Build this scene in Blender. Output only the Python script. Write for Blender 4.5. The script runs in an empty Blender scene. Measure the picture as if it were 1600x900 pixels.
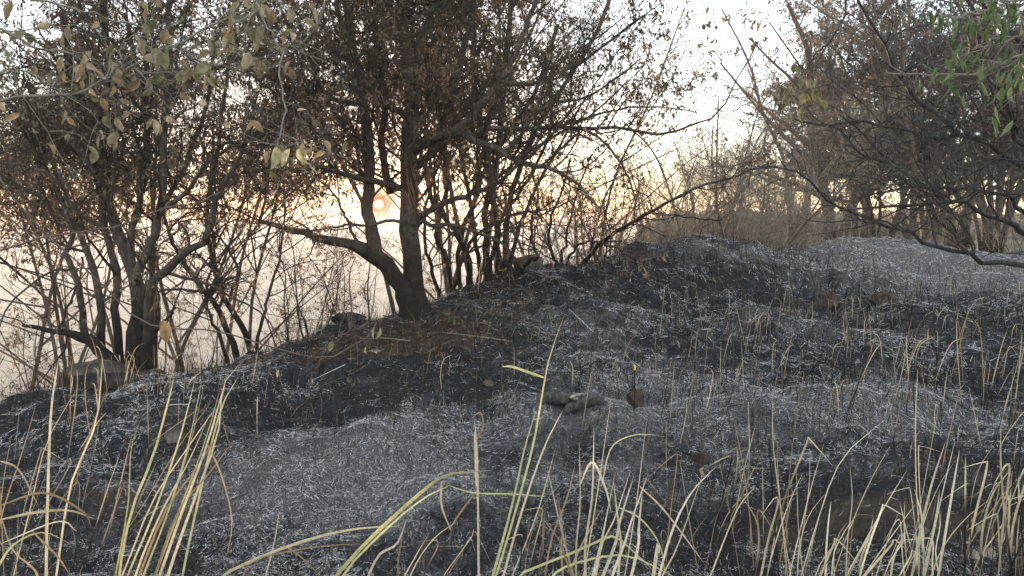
import bpy, math, random
import numpy as np
from mathutils import Vector

PI = math.pi
R = math.radians
rng = np.random.default_rng(7)
random.seed(7)
sc = bpy.context.scene
col = sc.collection

# ------------------------------------------------------------------ camera
F = 1155.0                      # focal length in photo pixels
HOR = 355.0                     # horizon row
PITCH = math.atan((450 - HOR) / F)
CAM = np.array([0.0, 0.0, 1.5])
cd = bpy.data.cameras.new('camera'); cam = bpy.data.objects.new('camera', cd); col.objects.link(cam)
cam.location = CAM; cam.rotation_euler = (R(90) - PITCH, 0, 0)
cd.sensor_width = 36; cd.lens = 36 * F / 1600; cd.clip_start = 0.05; cd.clip_end = 20000
sc.camera = cam

# ------------------------------------------------------------------ sky, sun, exposure
SUN_AZ = math.atan((593 - 800) / F)                       # left of +Y
SUN_EL = math.atan((HOR - 320) / F) + R(0.0)
sundir = Vector((math.sin(SUN_AZ) * math.cos(SUN_EL), math.cos(SUN_AZ) * math.cos(SUN_EL), math.sin(SUN_EL)))
w = bpy.data.worlds.new('World'); sc.world = w; w.use_nodes = True
nt = w.node_tree; nt.nodes.clear()
def N(t, kind, **kw):
    n = t.nodes.new(kind)
    for k, v in kw.items():
        if k in n.inputs: n.inputs[k].default_value = v
        else: setattr(n, k, v)
    return n
sky = nt.nodes.new('ShaderNodeTexSky'); sky.sky_type = 'NISHITA'; sky.sun_disc = False
sky.sun_elevation = SUN_EL; sky.sun_rotation = SUN_AZ
sky.air_density = 1.0; sky.dust_density = 0.8; sky.ozone_density = 2.0; sky.altitude = 500
bg = nt.nodes.new('ShaderNodeBackground'); bg.inputs['Strength'].default_value = 0.15
# the sun itself: a small orange ball in the haze, ringed by an orange flare glow painted into the sky
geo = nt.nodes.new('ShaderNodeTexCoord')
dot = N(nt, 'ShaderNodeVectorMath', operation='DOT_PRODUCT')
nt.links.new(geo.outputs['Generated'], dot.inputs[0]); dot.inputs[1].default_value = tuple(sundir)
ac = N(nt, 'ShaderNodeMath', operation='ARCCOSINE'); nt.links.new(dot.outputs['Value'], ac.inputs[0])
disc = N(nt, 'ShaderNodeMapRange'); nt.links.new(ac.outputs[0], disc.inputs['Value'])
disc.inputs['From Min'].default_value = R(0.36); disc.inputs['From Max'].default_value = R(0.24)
glow_ring = N(nt, 'ShaderNodeMapRange'); nt.links.new(ac.outputs[0], glow_ring.inputs['Value'])
glow_ring.inputs['From Min'].default_value = R(1.5); glow_ring.inputs['From Max'].default_value = R(0.55)
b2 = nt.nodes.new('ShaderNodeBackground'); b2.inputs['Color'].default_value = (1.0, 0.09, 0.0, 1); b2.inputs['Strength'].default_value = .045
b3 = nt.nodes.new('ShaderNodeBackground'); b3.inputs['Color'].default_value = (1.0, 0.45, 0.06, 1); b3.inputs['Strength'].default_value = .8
hs = nt.nodes.new('ShaderNodeHueSaturation'); tcw = nt.nodes.new('ShaderNodeTexCoord'); sxw = nt.nodes.new('ShaderNodeSeparateXYZ'); nt.links.new(tcw.outputs['Generated'], sxw.inputs[0])
mrw = nt.nodes.new('ShaderNodeMapRange'); nt.links.new(sxw.outputs[2], mrw.inputs['Value']); mrw.inputs['From Min'].default_value = .05; mrw.inputs['From Max'].default_value = .45; mrw.inputs['To Min'].default_value = .68; mrw.inputs['To Max'].default_value = .18
nt.links.new(mrw.outputs[0], hs.inputs['Saturation'])   # smoke greys the sky higher up
m2 = N(nt, 'ShaderNodeMath', operation='POWER'); nt.links.new(glow_ring.outputs[0], m2.inputs[0]); m2.inputs[1].default_value = 0.6
x1 = nt.nodes.new('ShaderNodeMixShader'); x2 = nt.nodes.new('ShaderNodeMixShader'); wo = nt.nodes.new('ShaderNodeOutputWorld')
nt.links.new(sky.outputs[0], hs.inputs['Color']); # thick smoke evens out the glare round the sun: c / (1 + L / 0.7)
bw = nt.nodes.new('ShaderNodeRGBToBW'); nt.links.new(hs.outputs[0], bw.inputs[0])
q1 = N(nt, 'ShaderNodeMath', operation='MULTIPLY_ADD'); nt.links.new(bw.outputs[0], q1.inputs[0]); q1.inputs[1].default_value = 1 / 0.7; q1.inputs[2].default_value = 1.0
q2 = N(nt, 'ShaderNodeMath', operation='DIVIDE'); q2.inputs[0].default_value = 1.0; nt.links.new(q1.outputs[0], q2.inputs[1])
q3 = N(nt, 'ShaderNodeVectorMath', operation='SCALE'); nt.links.new(hs.outputs[0], q3.inputs[0]); nt.links.new(q2.outputs[0], q3.inputs['Scale']); nt.links.new(q3.outputs[0], bg.inputs['Color'])
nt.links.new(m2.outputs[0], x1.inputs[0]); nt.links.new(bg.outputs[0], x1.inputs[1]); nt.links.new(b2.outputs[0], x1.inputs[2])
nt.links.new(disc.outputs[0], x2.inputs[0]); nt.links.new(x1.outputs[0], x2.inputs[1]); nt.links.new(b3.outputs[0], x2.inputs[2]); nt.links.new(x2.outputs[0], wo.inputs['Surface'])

sl = bpy.data.lights.new('sun', 'SUN'); sun = bpy.data.objects.new('sun', sl); col.objects.link(sun)
sl.energy = 0.6; sl.angle = R(0.6); sl.color = (1.0, 0.68, 0.45)
sun.rotation_euler = (-sundir).to_track_quat('-Z', 'Y').to_euler()
sun.location = (0, 0, 30)

vs = sc.view_settings
vs.view_transform = 'Standard'; vs.look = 'None'; vs.gamma = 1.0; vs.use_curve_mapping = False
vs.exposure = 5.05
sc.cycles.max_bounces = 6; sc.cycles.diffuse_bounces = 3; sc.cycles.volume_bounces = 1
sc.cycles.transparent_max_bounces = 8; sc.cycles.use_denoising = True
sc.cycles.sample_clamp_indirect = 4

# ------------------------------------------------------------------ helpers
cp, sp = math.cos(PITCH), math.sin(PITCH)
def at(px, py, Y):
    """world point seen at photo pixel (px, py), Y metres ahead"""
    a = (px - 800) / F; b = (450 - py) / F
    d = np.array([a, cp + b * sp, -sp + b * cp])
    return CAM + d * (Y / d[1])

def tag(o, label=None, cat=None, group=None, kind=None):
    if label: o['label'] = label
    if cat: o['category'] = cat
    if group: o['group'] = group
    if kind: o['kind'] = kind
    return o
def empty(name, loc, label, cat, group=None):
    o = bpy.data.objects.new(name, None); col.objects.link(o); o.location = tuple(loc); o.empty_display_size = 0.1
    return tag(o, label, cat, group)
def mesh(name, V, Fc, mat, smooth=False, vcol=None):
    """V (n,3); Fc (m,k) same-size faces; vcol (n,3)"""
    me = bpy.data.meshes.new(name)
    V = np.asarray(V, dtype=np.float32); Fc = np.asarray(Fc, dtype=np.int32)
    m, k = Fc.shape
    me.vertices.add(len(V)); me.vertices.foreach_set('co', V.ravel())
    me.loops.add(m * k); me.loops.foreach_set('vertex_index', Fc.ravel())
    me.polygons.add(m); me.polygons.foreach_set('loop_start', np.arange(0, m * k, k, dtype=np.int32))
    if smooth: me.polygons.foreach_set('use_smooth', np.ones(m, dtype=bool))
    me.update(calc_edges=True)
    if vcol is not None:
        a = me.color_attributes.new('tint', 'FLOAT_COLOR', 'POINT')
        c = np.ones((len(V), 4), dtype=np.float32); c[:, :3] = vcol; a.data.foreach_set('color', c.ravel())
    me.materials.append(mat)
    return me
def link(name, me, parent=None, loc=(0, 0, 0)):
    o = bpy.data.objects.new(name, me); col.objects.link(o); o.location = tuple(loc)
    if parent is not None: o.parent = parent
    return o
def norm(v): return v / np.maximum(np.linalg.norm(v, axis=-1, keepdims=True), 1e-9)

def hash2(i, j, s):
    n = (i * 374761393 + j * 668265263 + s * 1442695041) & 0xffffffff
    n = ((n ^ (n >> 13)) * 1274126177) & 0xffffffff
    return ((n ^ (n >> 16)) & 0xffff) / 65535.0
def vnoise(x, y, s=0):
    xi = np.floor(x).astype(np.int64); yi = np.floor(y).astype(np.int64); fx = x - xi; fy = y - yi
    fx = fx * fx * (3 - 2 * fx); fy = fy * fy * (3 - 2 * fy)
    return (hash2(xi, yi, s) * (1 - fx) + hash2(xi + 1, yi, s) * fx) * (1 - fy) + (hash2(xi, yi + 1, s) * (1 - fx) + hash2(xi + 1, yi + 1, s) * fx) * fy
def fbm(x, y, s=0, o=4):
    t = 0; a = .5
    for k in range(o): t = t + a * vnoise(x * 2 ** k, y * 2 ** k, s + k); a *= .5
    return t / (1 - .5 ** o)
def sst(a, b, x): t = np.clip((x - a) / (b - a), 0, 1); return t * t * (3 - 2 * t)

# ------------------------------------------------------------------ terrain heights
cps = []
for x_ in (-4, -2, 0, 2, 4): cps.append((x_, 3.0, 0.0)); cps.append((x_, 0.5, -0.05)); cps.append((x_ * 1.5, -4, -0.3))
S_ = [(0, 640, 6.0), (100, 607, 6.5), (210, 594, 7.0), (350, 570, 7.4), (450, 540, 7.6), (520, 512, 7.8), (650, 497, 7.7), (720, 462, 8.6),
      (790, 440, 9), (900, 412, 9.7), (1000, 392, 10.4), (1100, 379, 11), (1170, 391, 11), (1232, 412, 10.4), (1300, 379, 13), (1370, 373, 13.4),
      (1450, 381, 13.4), (1530, 392, 13.6), (1620, 395, 13.6), (1800, 400, 13.6),
      (800, 700, 4.6), (400, 720, 4.4), (900, 650, 5.3), (1000, 560, 6.8), (1200, 500, 8), (1400, 480, 9), (1500, 600, 6), (600, 600, 6),
      (200, 680, 5.0), (1200, 448, 9.6), (1090, 450, 9), (1300, 425, 11), (1500, 432, 11), (1700, 600, 6), (-150, 690, 5.2), (-300, 760, 4.4)]
for s_ in S_: p = at(*s_); cps.append(tuple(p))
for (px, py, Y) in S_[:12]:
    p = at(px, py, Y); n = norm(np.array([-0.75 if px < 800 else -0.35, 1.0, 0]))
    q = p + n * 1.6; cps.append((q[0], q[1], p[2] - 0.55)); q = p + n * 4.5; cps.append((q[0], q[1], p[2] - 2.6)); q = p + n * 9; cps.append((q[0], q[1], p[2] - 5.6))
for (px, Y, z) in ((1150, 14, .35), (1230, 15, .3), (1300, 18, .55), (1400, 18, .6), (1500, 18, .65), (1650, 18, .7), (1150, 20, -.1), (1300, 24, .5), (1500, 24, .7), (1700, 26, .8)):
    p = at(px, 300, Y); cps.append((p[0], p[1], z))
cps.append((-7, 3, -1.0)); cps.append((-9, 0, -2.0)); cps.append((-12, 3, -3.5)); cps.append((8, 2, .15)); cps.append((12, 3, .3))
cps = np.array(cps)
def _phi(r): r = np.maximum(r, 1e-9); return r * r * np.log(r)
_n = len(cps)
_A = np.zeros((_n + 3, _n + 3)); _d = np.linalg.norm(cps[:, None, :2] - cps[None, :, :2], axis=2)
_A[:_n, :_n] = _phi(_d) + np.eye(_n) * 0.12; _A[:_n, _n] = 1; _A[:_n, _n + 1:] = cps[:, :2]; _A[_n:, :_n] = _A[:_n, _n:].T
_w = np.linalg.solve(_A, np.concatenate([cps[:, 2], np.zeros(3)]))
def rbf(x, y):
    out = np.full(x.shape, _w[_n]) + _w[_n + 1] * x + _w[_n + 2] * y
    for i in range(_n): out = out + _w[i] * _phi(np.hypot(x - cps[i, 0], y - cps[i, 1]))
    return out
def macro(x, y):
    r = np.hypot(x, y); th = np.degrees(np.arctan2(x, y))
    t = sst(-7.0, 13.0, th + 2.5 * (fbm(x / 40, y / 40, 51, 3) - .5)) * (1 - sst(120, 200, th))
    valley = np.maximum(-0.42 * (r - 7.5), -185 - 12 * sst(800, 2800, r)) + 8 * (fbm(x / 220 + 9, y / 220, 5) - .5) * sst(200, 700, r)
    hill = 0.7 - 1.2 * sst(22, 60, r) + 4.4 * sst(60, 300, r) + 1.8 * (fbm(x / 50, y / 50, 8) - .5) * sst(40, 120, r) - 90 * sst(360, 1000, r)
    return valley * (1 - t) + hill * t
HUM = [(*at(px, 600, Yd)[:2], r_, h_) for (px, Yd, r_, h_) in ((480, 4.5, .5, .10), (650, 4.7, .45, .08), (930, 5.3, .5, .11), (1130, 5.2, .5, .10), (1290, 5.3, .6, .12), (1440, 5.6, .5, .10), (830, 5.5, .3, .08), (300, 5.0, .4, .07),
                                                       (1050, 7.2, .5, .09), (1240, 7.6, .6, .12), (1440, 8.4, .6, .13), (1540, 9.6, .7, .14), (1350, 10.2, .6, .12), (950, 7.8, .45, .07), (1150, 10.0, .4, .10), (1060, 10.2, .4, .08), (1460, 11.8, .6, .10), (1320, 12.4, .4, .08))]
def H(x, y):
    x = np.asarray(x, float); y = np.asarray(y, float); r = np.hypot(x, y)
    near = r < 26
    out = macro(x, y)
    if np.any(near):
        xn, yn, rn = x[near], y[near], r[near]
        h = rbf(xn, yn)
        h = h + 0.34 * (fbm(xn / .9, yn / .9, 1, 4) - .5) * sst(1.5, 4, rn) + 0.12 * (fbm(xn / .25, yn / .25, 3, 3) - .5)
        for (hx, hy, hr, hh) in HUM: h = h + hh * np.exp(-(((xn - hx) / hr) ** 2 + ((yn - hy) / (hr * .7)) ** 2) ** 1.5)
        k = sst(15, 25, rn); out[near] = h * (1 - k) + out[near] * k
    return out
def hz(x, y): return float(H(np.array([x]), np.array([y]))[0])
def ground_at(px, Y):
    p = at(px, 400, Y); return np.array([p[0], p[1], hz(p[0], p[1])])

def blob(x, y, px, py, Y, rx, ry):
    p = at(px, py, Y); return np.exp(-((x - p[0]) / rx) ** 2 - ((y - p[1]) / ry) ** 2)
def ash_mask(x, y):
    b = 0.36 + 0.5 * (fbm(x * 1.3 + 3, y * 1.3, 41, 4) - .5)
    for (px, py, Y, rx, ry, a) in ((480, 760, 4.1, 1.0, .5, .85), (620, 680, 4.9, 1.1, .4, .5), (880, 545, 7.0, .9, .8, .42), (1180, 650, 5.5, 1.6, .6, .55), (1000, 660, 5.3, .7, .4, .4),
                                   (1480, 430, 11, 2.6, 1.5, .8), (1350, 395, 12.5, 1.4, 1.0, .6), (560, 720, 4.5, .8, .5, .3), (730, 640, 5.4, 1.2, .3, .3), (1450, 670, 5.2, 1.0, .5, .4), (380, 600, 6.6, .7, .3, .3), (730, 480, 8, .4, .4, .4),
                                   (1120, 400, 10.3, .8, .4, .3), (1280, 520, 8, 1.6, .8, .25), (900, 750, 4.2, 1.0, .4, .3),
                                   (520, 650, 5.4, .8, .3, -.5), (700, 620, 5.9, .7, .3, -.3), (1330, 830, 3.6, .8, .3, -.5), (1130, 470, 9, 1.0, .8, -.25), (300, 720, 4.5, .6, .3, -.3), (620, 550, 6.8, 1.0, .5, -.4)):
        b = b + a * blob(x, y, px, py, Y, rx, ry)
    return .41 + (b - .36) * .72
def soil_mask(x, y):
    b = 0
    for (px, py, Y, rx, ry, a) in ((650, 540, 7.0, .95, .55, 1.0), (560, 570, 6.6, .5, .3, .7), (1340, 840, 3.5, .5, .28, .8), (1540, 850, 3.4, .3, .25, .6), (170, 800, 3.9, .25, .18, .6), (1500, 385, 15, 3, 1.5, .6),
                                   (760, 500, 7.8, .6, .4, .5)):
        b = b + a * blob(x, y, px, py, Y, rx, ry)
    return b

# ------------------------------------------------------------------ materials
def newmat(name):
    m = bpy.data.materials.new(name); m.use_nodes = True; t = m.node_tree; t.nodes.clear()
    o = t.nodes.new('ShaderNodeOutputMaterial'); b = t.nodes.new('ShaderNodeBsdfPrincipled'); t.links.new(b.outputs[0], o.inputs[0])
    b.inputs['Roughness'].default_value = .85; b.inputs['Specular IOR Level'].default_value = .25
    return m, t, b, o
def noise(t, scale, detail=5, rough=.6, coord=None, dist=0.0):
    n = t.nodes.new('ShaderNodeTexNoise'); n.inputs['Scale'].default_value = scale; n.inputs['Detail'].default_value = detail; n.inputs['Roughness'].default_value = rough; n.inputs['Distortion'].default_value = dist
    if coord is not None: t.links.new(coord, n.inputs['Vector'])
    return n
def ramp(t, src, stops):
    r = t.nodes.new('ShaderNodeValToRGB'); e = r.color_ramp.elements
    while len(e) < len(stops): e.new(.5)
    for k, (p, c) in enumerate(stops): e[k].position = p; e[k].color = (c[0], c[1], c[2], 1)
    t.links.new(src, r.inputs[0]); return r
def bump(t, src, strength, dist, b):
    n = t.nodes.new('ShaderNodeBump'); n.inputs['Strength'].default_value = strength; n.inputs['Distance'].default_value = dist
    t.links.new(src, n.inputs['Height']); t.links.new(n.outputs[0], b.inputs['Normal'])
def mixc(t, fac, a, b_, mode='MIX'):
    m = t.nodes.new('ShaderNodeMix'); m.data_type = 'RGBA'; m.blend_type = mode
    for s, v in ((0, fac), (6, a), (7, b_)):
        if hasattr(v, 'is_linked'): t.links.new(v, m.inputs[s])
        else: m.inputs[s].default_value = v if s == 0 else (*v, 1)
    return m.outputs[2]

def plain(name, c1, c2, scale=8, bs=.4, bd=.01, rough=.85, coord='Object'):
    m, t, b, o = newmat(name); tc = t.nodes.new('ShaderNodeTexCoord')
    n = noise(t, scale, 6, .65, tc.outputs[coord]); r = ramp(t, n.outputs[0], [(.3, c1), (.7, c2)]); t.links.new(r.outputs[0], b.inputs['Base Color'])
    b.inputs['Roughness'].default_value = rough; bump(t, n.outputs[0], bs, bd, b); return m
def tinted(name, trans=.0, rough=.7, grain=60, amt=.5):
    """colour from the mesh 'tint' attribute (the piece's own colour), plus grain"""
    m, t, b, o = newmat(name); a = t.nodes.new('ShaderNodeAttribute'); a.attribute_name = 'tint'; tc = t.nodes.new('ShaderNodeTexCoord')
    n = noise(t, grain, 3, .6, tc.outputs['Object']); r = ramp(t, n.outputs[0], [(.3, (1 - amt,) * 3), (.7, (1 + amt * .6,) * 3)])
    c = mixc(t, 1.0, a.outputs['Color'], r.outputs[0], 'MULTIPLY'); t.links.new(c, b.inputs['Base Color']); b.inputs['Roughness'].default_value = rough
    if trans > 0:
        tr = t.nodes.new('ShaderNodeBsdfTranslucent'); t.links.new(c, tr.inputs['Color']); mx = t.nodes.new('ShaderNodeMixShader'); mx.inputs[0].default_value = trans
        t.links.new(b.outputs[0], mx.inputs[1]); t.links.new(tr.outputs[0], mx.inputs[2]); t.links.new(mx.outputs[0], o.inputs[0])
    return m
def barkmat(name, dark, light, lichen=(.2, .21, .17), char=(0.012, .010, .009), charh=.55):
    """fissured bark, lichen patches, scorched black up to a ragged height above the foot"""
    m, t, b, o = newmat(name); tc = t.nodes.new('ShaderNodeTexCoord'); mp = t.nodes.new('ShaderNodeMapping'); mp.inputs['Scale'].default_value = (1, 1, .18)
    t.links.new(tc.outputs['Object'], mp.inputs[0])
    n = noise(t, 42, 8, .7, mp.outputs[0], .6); n2 = noise(t, 6, 4, .6, tc.outputs['Object']); n3 = noise(t, 22, 4, .6, tc.outputs['Object'])
    r = ramp(t, n.outputs[0], [(.32, dark), (.62, light)]); r2 = ramp(t, n2.outputs[0], [(.52, (0, 0, 0)), (.66, (1, 1, 1))]); r3 = ramp(t, n3.outputs[0], [(.45, (0, 0, 0)), (.6, (1, 1, 1))])
    lf = t.nodes.new('ShaderNodeMath'); lf.operation = 'MULTIPLY'; t.links.new(r2.outputs[0], lf.inputs[0]); t.links.new(r3.outputs[0], lf.inputs[1])
    c = mixc(t, lf.outputs[0], r.outputs[0], lichen)
    sx = t.nodes.new('ShaderNodeSeparateXYZ'); t.links.new(tc.outputs['Object'], sx.inputs[0])
    ad_ = t.nodes.new('ShaderNodeMath'); ad_.operation = 'MULTIPLY_ADD'; t.links.new(n2.outputs[0], ad_.inputs[0]); ad_.inputs[1].default_value = -1.6; t.links.new(sx.outputs[2], ad_.inputs[2])
    mr = t.nodes.new('ShaderNodeMapRange'); t.links.new(ad_.outputs[0], mr.inputs['Value']); mr.inputs['From Min'].default_value = charh - .8 - .25; mr.inputs['From Max'].default_value = charh - .8 + .2; mr.inputs['To Min'].default_value = .9; mr.inputs['To Max'].default_value = 0
    c = mixc(t, mr.outputs[0], c, char)
    t.links.new(c, b.inputs['Base Color']); bump(t, n.outputs[0], .9, .02, b); return m

M_bark = barkmat('scorched_bark', (.030, .024, .019), (.12, .096, .074), charh=.75)
M_bark2 = barkmat('dark_scrub_bark', (.030, .026, .023), (.105, .09, .075), charh=.7)
M_char = barkmat('charred_bark', (.016, .016, .018), (.06, .058, .058), lichen=(.14, .14, .14), charh=.3)
M_pale = barkmat('weathered_grey_bark', (.07, .06, .048), (.21, .18, .14), charh=.25)
M_twig = plain('twig_bark', (.028, .022, .018), (.085, .068, .054), 30)
M_twigp = plain('pale_twig_bark', (.13, .115, .095), (.30, .27, .225), 30)
M_twign = plain('brown_twig_bark', (.07, .05, .042), (.17, .13, .11), 30)
M_twigc = plain('burnt_twig_bark', (.018, .018, .019), (.065, .06, .057), 30)
M_leaf = tinted('dried_leaf', .35, .75, 45, .35)
M_bigleaf = tinted('curled_leaf', .3, .6, 45, .45)
M_green = tinted('green_leaf', .3, .45, 45, .35)
M_blade = tinted('dry_grass_blade', .2, .55, 90, .3)
M_strand = tinted('burnt_grass', 0, .9, 50, .3)

# ground material: char, ash and bare soil, mixed by masks baked per vertex
def ground_material():
    m, t, b, o = newmat('burnt_ground'); tc = t.nodes.new('ShaderNodeTexCoord'); P = tc.outputs['Object']
    a = t.nodes.new('ShaderNodeAttribute'); a.attribute_name = 'tint'; sx = t.nodes.new('ShaderNodeSeparateColor'); t.links.new(a.outputs['Color'], sx.inputs[0])
    nf = noise(t, 17, 9, .8, P, 1.6); nm = noise(t, 3.2, 6, .65, P, .8); nfib = noise(t, 90, 5, .8, P, 2.5)
    char = ramp(t, nf.outputs[0], [(.3, (.008, .009, .011)), (.55, (.032, .034, .039)), (.70, (.12, .122, .13))])
    ashc = ramp(t, nfib.outputs[0], [(.4, (.03, .032, .036)), (.54, (.12, .121, .125)), (.65, (.60, .60, .60))])
    def ma(op, x, y):
        n = t.nodes.new('ShaderNodeMath'); n.operation = op
        for i, v in enumerate((x, y)):
            if hasattr(v, 'is_linked'): t.links.new(v, n.inputs[i])
            else: n.inputs[i].default_value = v
        return n.outputs[0]
    am = ma('ADD', sx.outputs[0], ma('MULTIPLY', ma('SUBTRACT', nm.outputs[0], .5), 1.6)); am = ma('ADD', am, ma('MULTIPLY', ma('SUBTRACT', nf.outputs[0], .5), 1.5))
    ar = t.nodes.new('ShaderNodeMapRange'); t.links.new(am, ar.inputs['Value']); ar.inputs['From Min'].default_value = .42; ar.inputs['From Max'].default_value = .85
    c = mixc(t, ar.outputs[0], char.outputs[0], ashc.outputs[0])
    soil = ramp(t, nf.outputs[0], [(.3, (.03, .024, .02)), (.7, (.12, .096, .076))])
    sm = ma('ADD', sx.outputs[1], ma('MULTIPLY', ma('SUBTRACT', nm.outputs[0], .5), 1.2)); sr = t.nodes.new('ShaderNodeMapRange'); t.links.new(sm, sr.inputs['Value']); sr.inputs['From Min'].default_value = .3; sr.inputs['From Max'].default_value = .75
    c = mixc(t, sr.outputs[0], c, soil.outputs[0])
    far = ramp(t, noise(t, .05, 6, .6, P).outputs[0], [(.35, (.05, .065, .03)), (.5, (.12, .12, .07)), (.65, (.22, .19, .13))])
    c = mixc(t, sx.outputs[2], c, far.outputs[0])
    t.links.new(c, b.inputs['Base Color']); b.inputs['Roughness'].default_value = .95; b.inputs['Specular IOR Level'].default_value = .1
    bump(t, nf.outputs[0], 1.0, .03, b); return m
M_ground = ground_material()

def build_ground():
    rr = np.concatenate([np.geomspace(.25, 2.0, 14)[:-1], np.geomspace(2.0, 20, 300)[:-1], np.geomspace(20, 9000, 110)])
    tf = np.linspace(R(-42), R(42), 330); tb = np.linspace(R(42), R(318), 60)[1:-1]; tt = np.concatenate([tf, tb]); nT = len(tt)
    rg, tg = np.meshgrid(rr, tt, indexing='ij'); x = rg * np.sin(tg); y = rg * np.cos(tg); z = H(x.ravel(), y.ravel()).reshape(x.shape)
    V = np.stack([x, y, z], -1).reshape(-1, 3); V = np.concatenate([V, [[0, 0, hz(0., 0.)]]])
    i = np.arange(len(rr) - 1)[:, None]; j = np.arange(nT)[None, :]; j2 = (j + 1) % nT
    Q = np.stack([i * nT + j, (i + 1) * nT + j, (i + 1) * nT + j2, i * nT + j2], -1).reshape(-1, 4)
    c0 = len(V) - 1; jj = np.arange(nT); Q0 = np.stack([np.full(nT, c0), jj, (jj + 1) % nT, (jj + 1) % nT], -1)
    am = ash_mask(V[:, 0], V[:, 1]); sm = soil_mask(V[:, 0], V[:, 1]); fm = sst(17, 40, np.hypot(V[:, 0], V[:, 1]))
    me = mesh('ground', V, Q, M_ground, True, np.stack([am, sm, fm], -1))
    # (the tiny disc under the camera is closed by triangles)
    o = link('ground', me); tag(o, kind='structure')
    me2 = mesh('ground', V[[*range(nT), c0]], np.stack([np.full(nT, nT), jj, (jj + 1) % nT], -1)[:, [0, 2, 1]], M_ground, True, np.stack([am, sm, fm], -1)[[*range(nT), c0]])
    b_ = link('ground_underfoot', me2); tag(b_, kind='structure')
build_ground()

# ------------------------------------------------------------------ branch growth
def tubes(P, Rr, S, wob=0.0):
    """P (n,K,3), Rr (n,K): S-sided tubes -> V, quads"""
    n, K, _ = P.shape
    T = norm(np.gradient(P, axis=1)); ref = np.where(np.abs(T[:, :1, 2:3]) > .8, np.array([1., 0, 0]), np.array([0, 0, 1.]))
    A = norm(np.cross(T, np.broadcast_to(ref, T.shape))); B = np.cross(T, A)
    an = np.arange(S) * 2 * PI / S
    rad = Rr[:, :, None] * np.ones(S)
    if wob: rad = rad * (1 + wob * rng.uniform(-1, 1, rad.shape) + wob * .9 * np.sin(an * 2 + 1.3)[None, None])
    V = P[:, :, None, :] + rad[..., None] * (np.cos(an)[None, None, :, None] * A[:, :, None, :] + np.sin(an)[None, None, :, None] * B[:, :, None, :])
    idx = np.arange(n * K * S).reshape(n, K, S); a = idx[:, :-1, :]; b = idx[:, 1:, :]
    Q = np.stack([a, np.roll(a, -1, 2), np.roll(b, -1, 2), b], -1).reshape(-1, 4)
    return V.reshape(-1, 3), Q
def spline(pts, K):
    """Catmull-Rom through pts (m,4: xyz+radius) -> K samples"""
    p = np.asarray(pts, float); m = len(p); e = np.concatenate([[2 * p[0] - p[1]], p, [2 * p[-1] - p[-2]]])
    u = np.linspace(0, m - 1, K); i = np.minimum(u.astype(int), m - 2); f = (u - i)[:, None]
    a, b, c, d = e[i], e[i + 1], e[i + 2], e[i + 3]
    return .5 * ((2 * b) + (-a + c) * f + (2 * a - 5 * b + 4 * c - d) * f * f + (-a + 3 * b - 3 * c + d) * f ** 3)
def limb(pts, w0=None, K=18, jit=.012):
    """pts: (px, py, Y, width px)"""
    q = [];
    for (px, py, Y, wd) in pts: p = at(px, py, Y); q.append([*p, wd * .5 * Y / F])
    s = spline(q, K); j = rng.normal(0, jit, (K, 3)); j[0] = 0
    s[:, :3] += j * np.minimum(1, s[:, 3:4] * 25 + .4); s[:, 3] = np.maximum(s[:, 3], .002)
    return s[:, :3], s[:, 3]
def grow(PP, RR, n, L, K, ang, ratio, rmax, wig=.22, up=.0, tmin=.15, out=None, endr=.3):
    """children of the parent paths; n = mean count per parent (array or number)"""
    Np, Kp = RR.shape
    cnt = rng.poisson(n, Np) if np.isscalar(n) else rng.poisson(n)
    ix = np.repeat(np.arange(Np), cnt); m = len(ix)
    if m == 0: return np.zeros((0, K, 3)), np.zeros((0, K))
    t = rng.uniform(tmin, .99, m); u = t * (Kp - 1); i = np.minimum(u.astype(int), Kp - 2); f = (u - i)[:, None]
    p0 = PP[ix, i] * (1 - f) + PP[ix, i + 1] * f; tan = norm(PP[ix, i + 1] - PP[ix, i]); r0 = RR[ix, i]
    rv = norm(rng.normal(size=(m, 3))); perp = norm(np.cross(tan, rv)); a = rng.normal(ang, .25, m)[:, None]
    d = tan * np.cos(a) + perp * np.sin(a); d[:, 2] += up
    if out is not None: d = d + out * .25
    d = norm(d); ln = rng.uniform(L[0], L[1], m) * (1.15 - .5 * t)
    steps = np.zeros((m, K, 3)); cur = d.copy(); wv = rng.normal(0, wig, (m, 3))
    for k in range(1, K):
        cur = norm(cur + wv * .5 + rng.normal(0, wig, (m, 3)) + np.array([0, 0, up * .25])); steps[:, k] = cur
    P = p0[:, None] + np.cumsum(steps, 1) * (ln / (K - 1))[:, None, None]
    rs = np.minimum(r0 * ratio, rmax) * rng.uniform(.7, 1.0, m); rs = np.maximum(rs, .0011)
    Rk = rs[:, None] * np.linspace(1, endr, K)[None]
    return P, Rk
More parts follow.
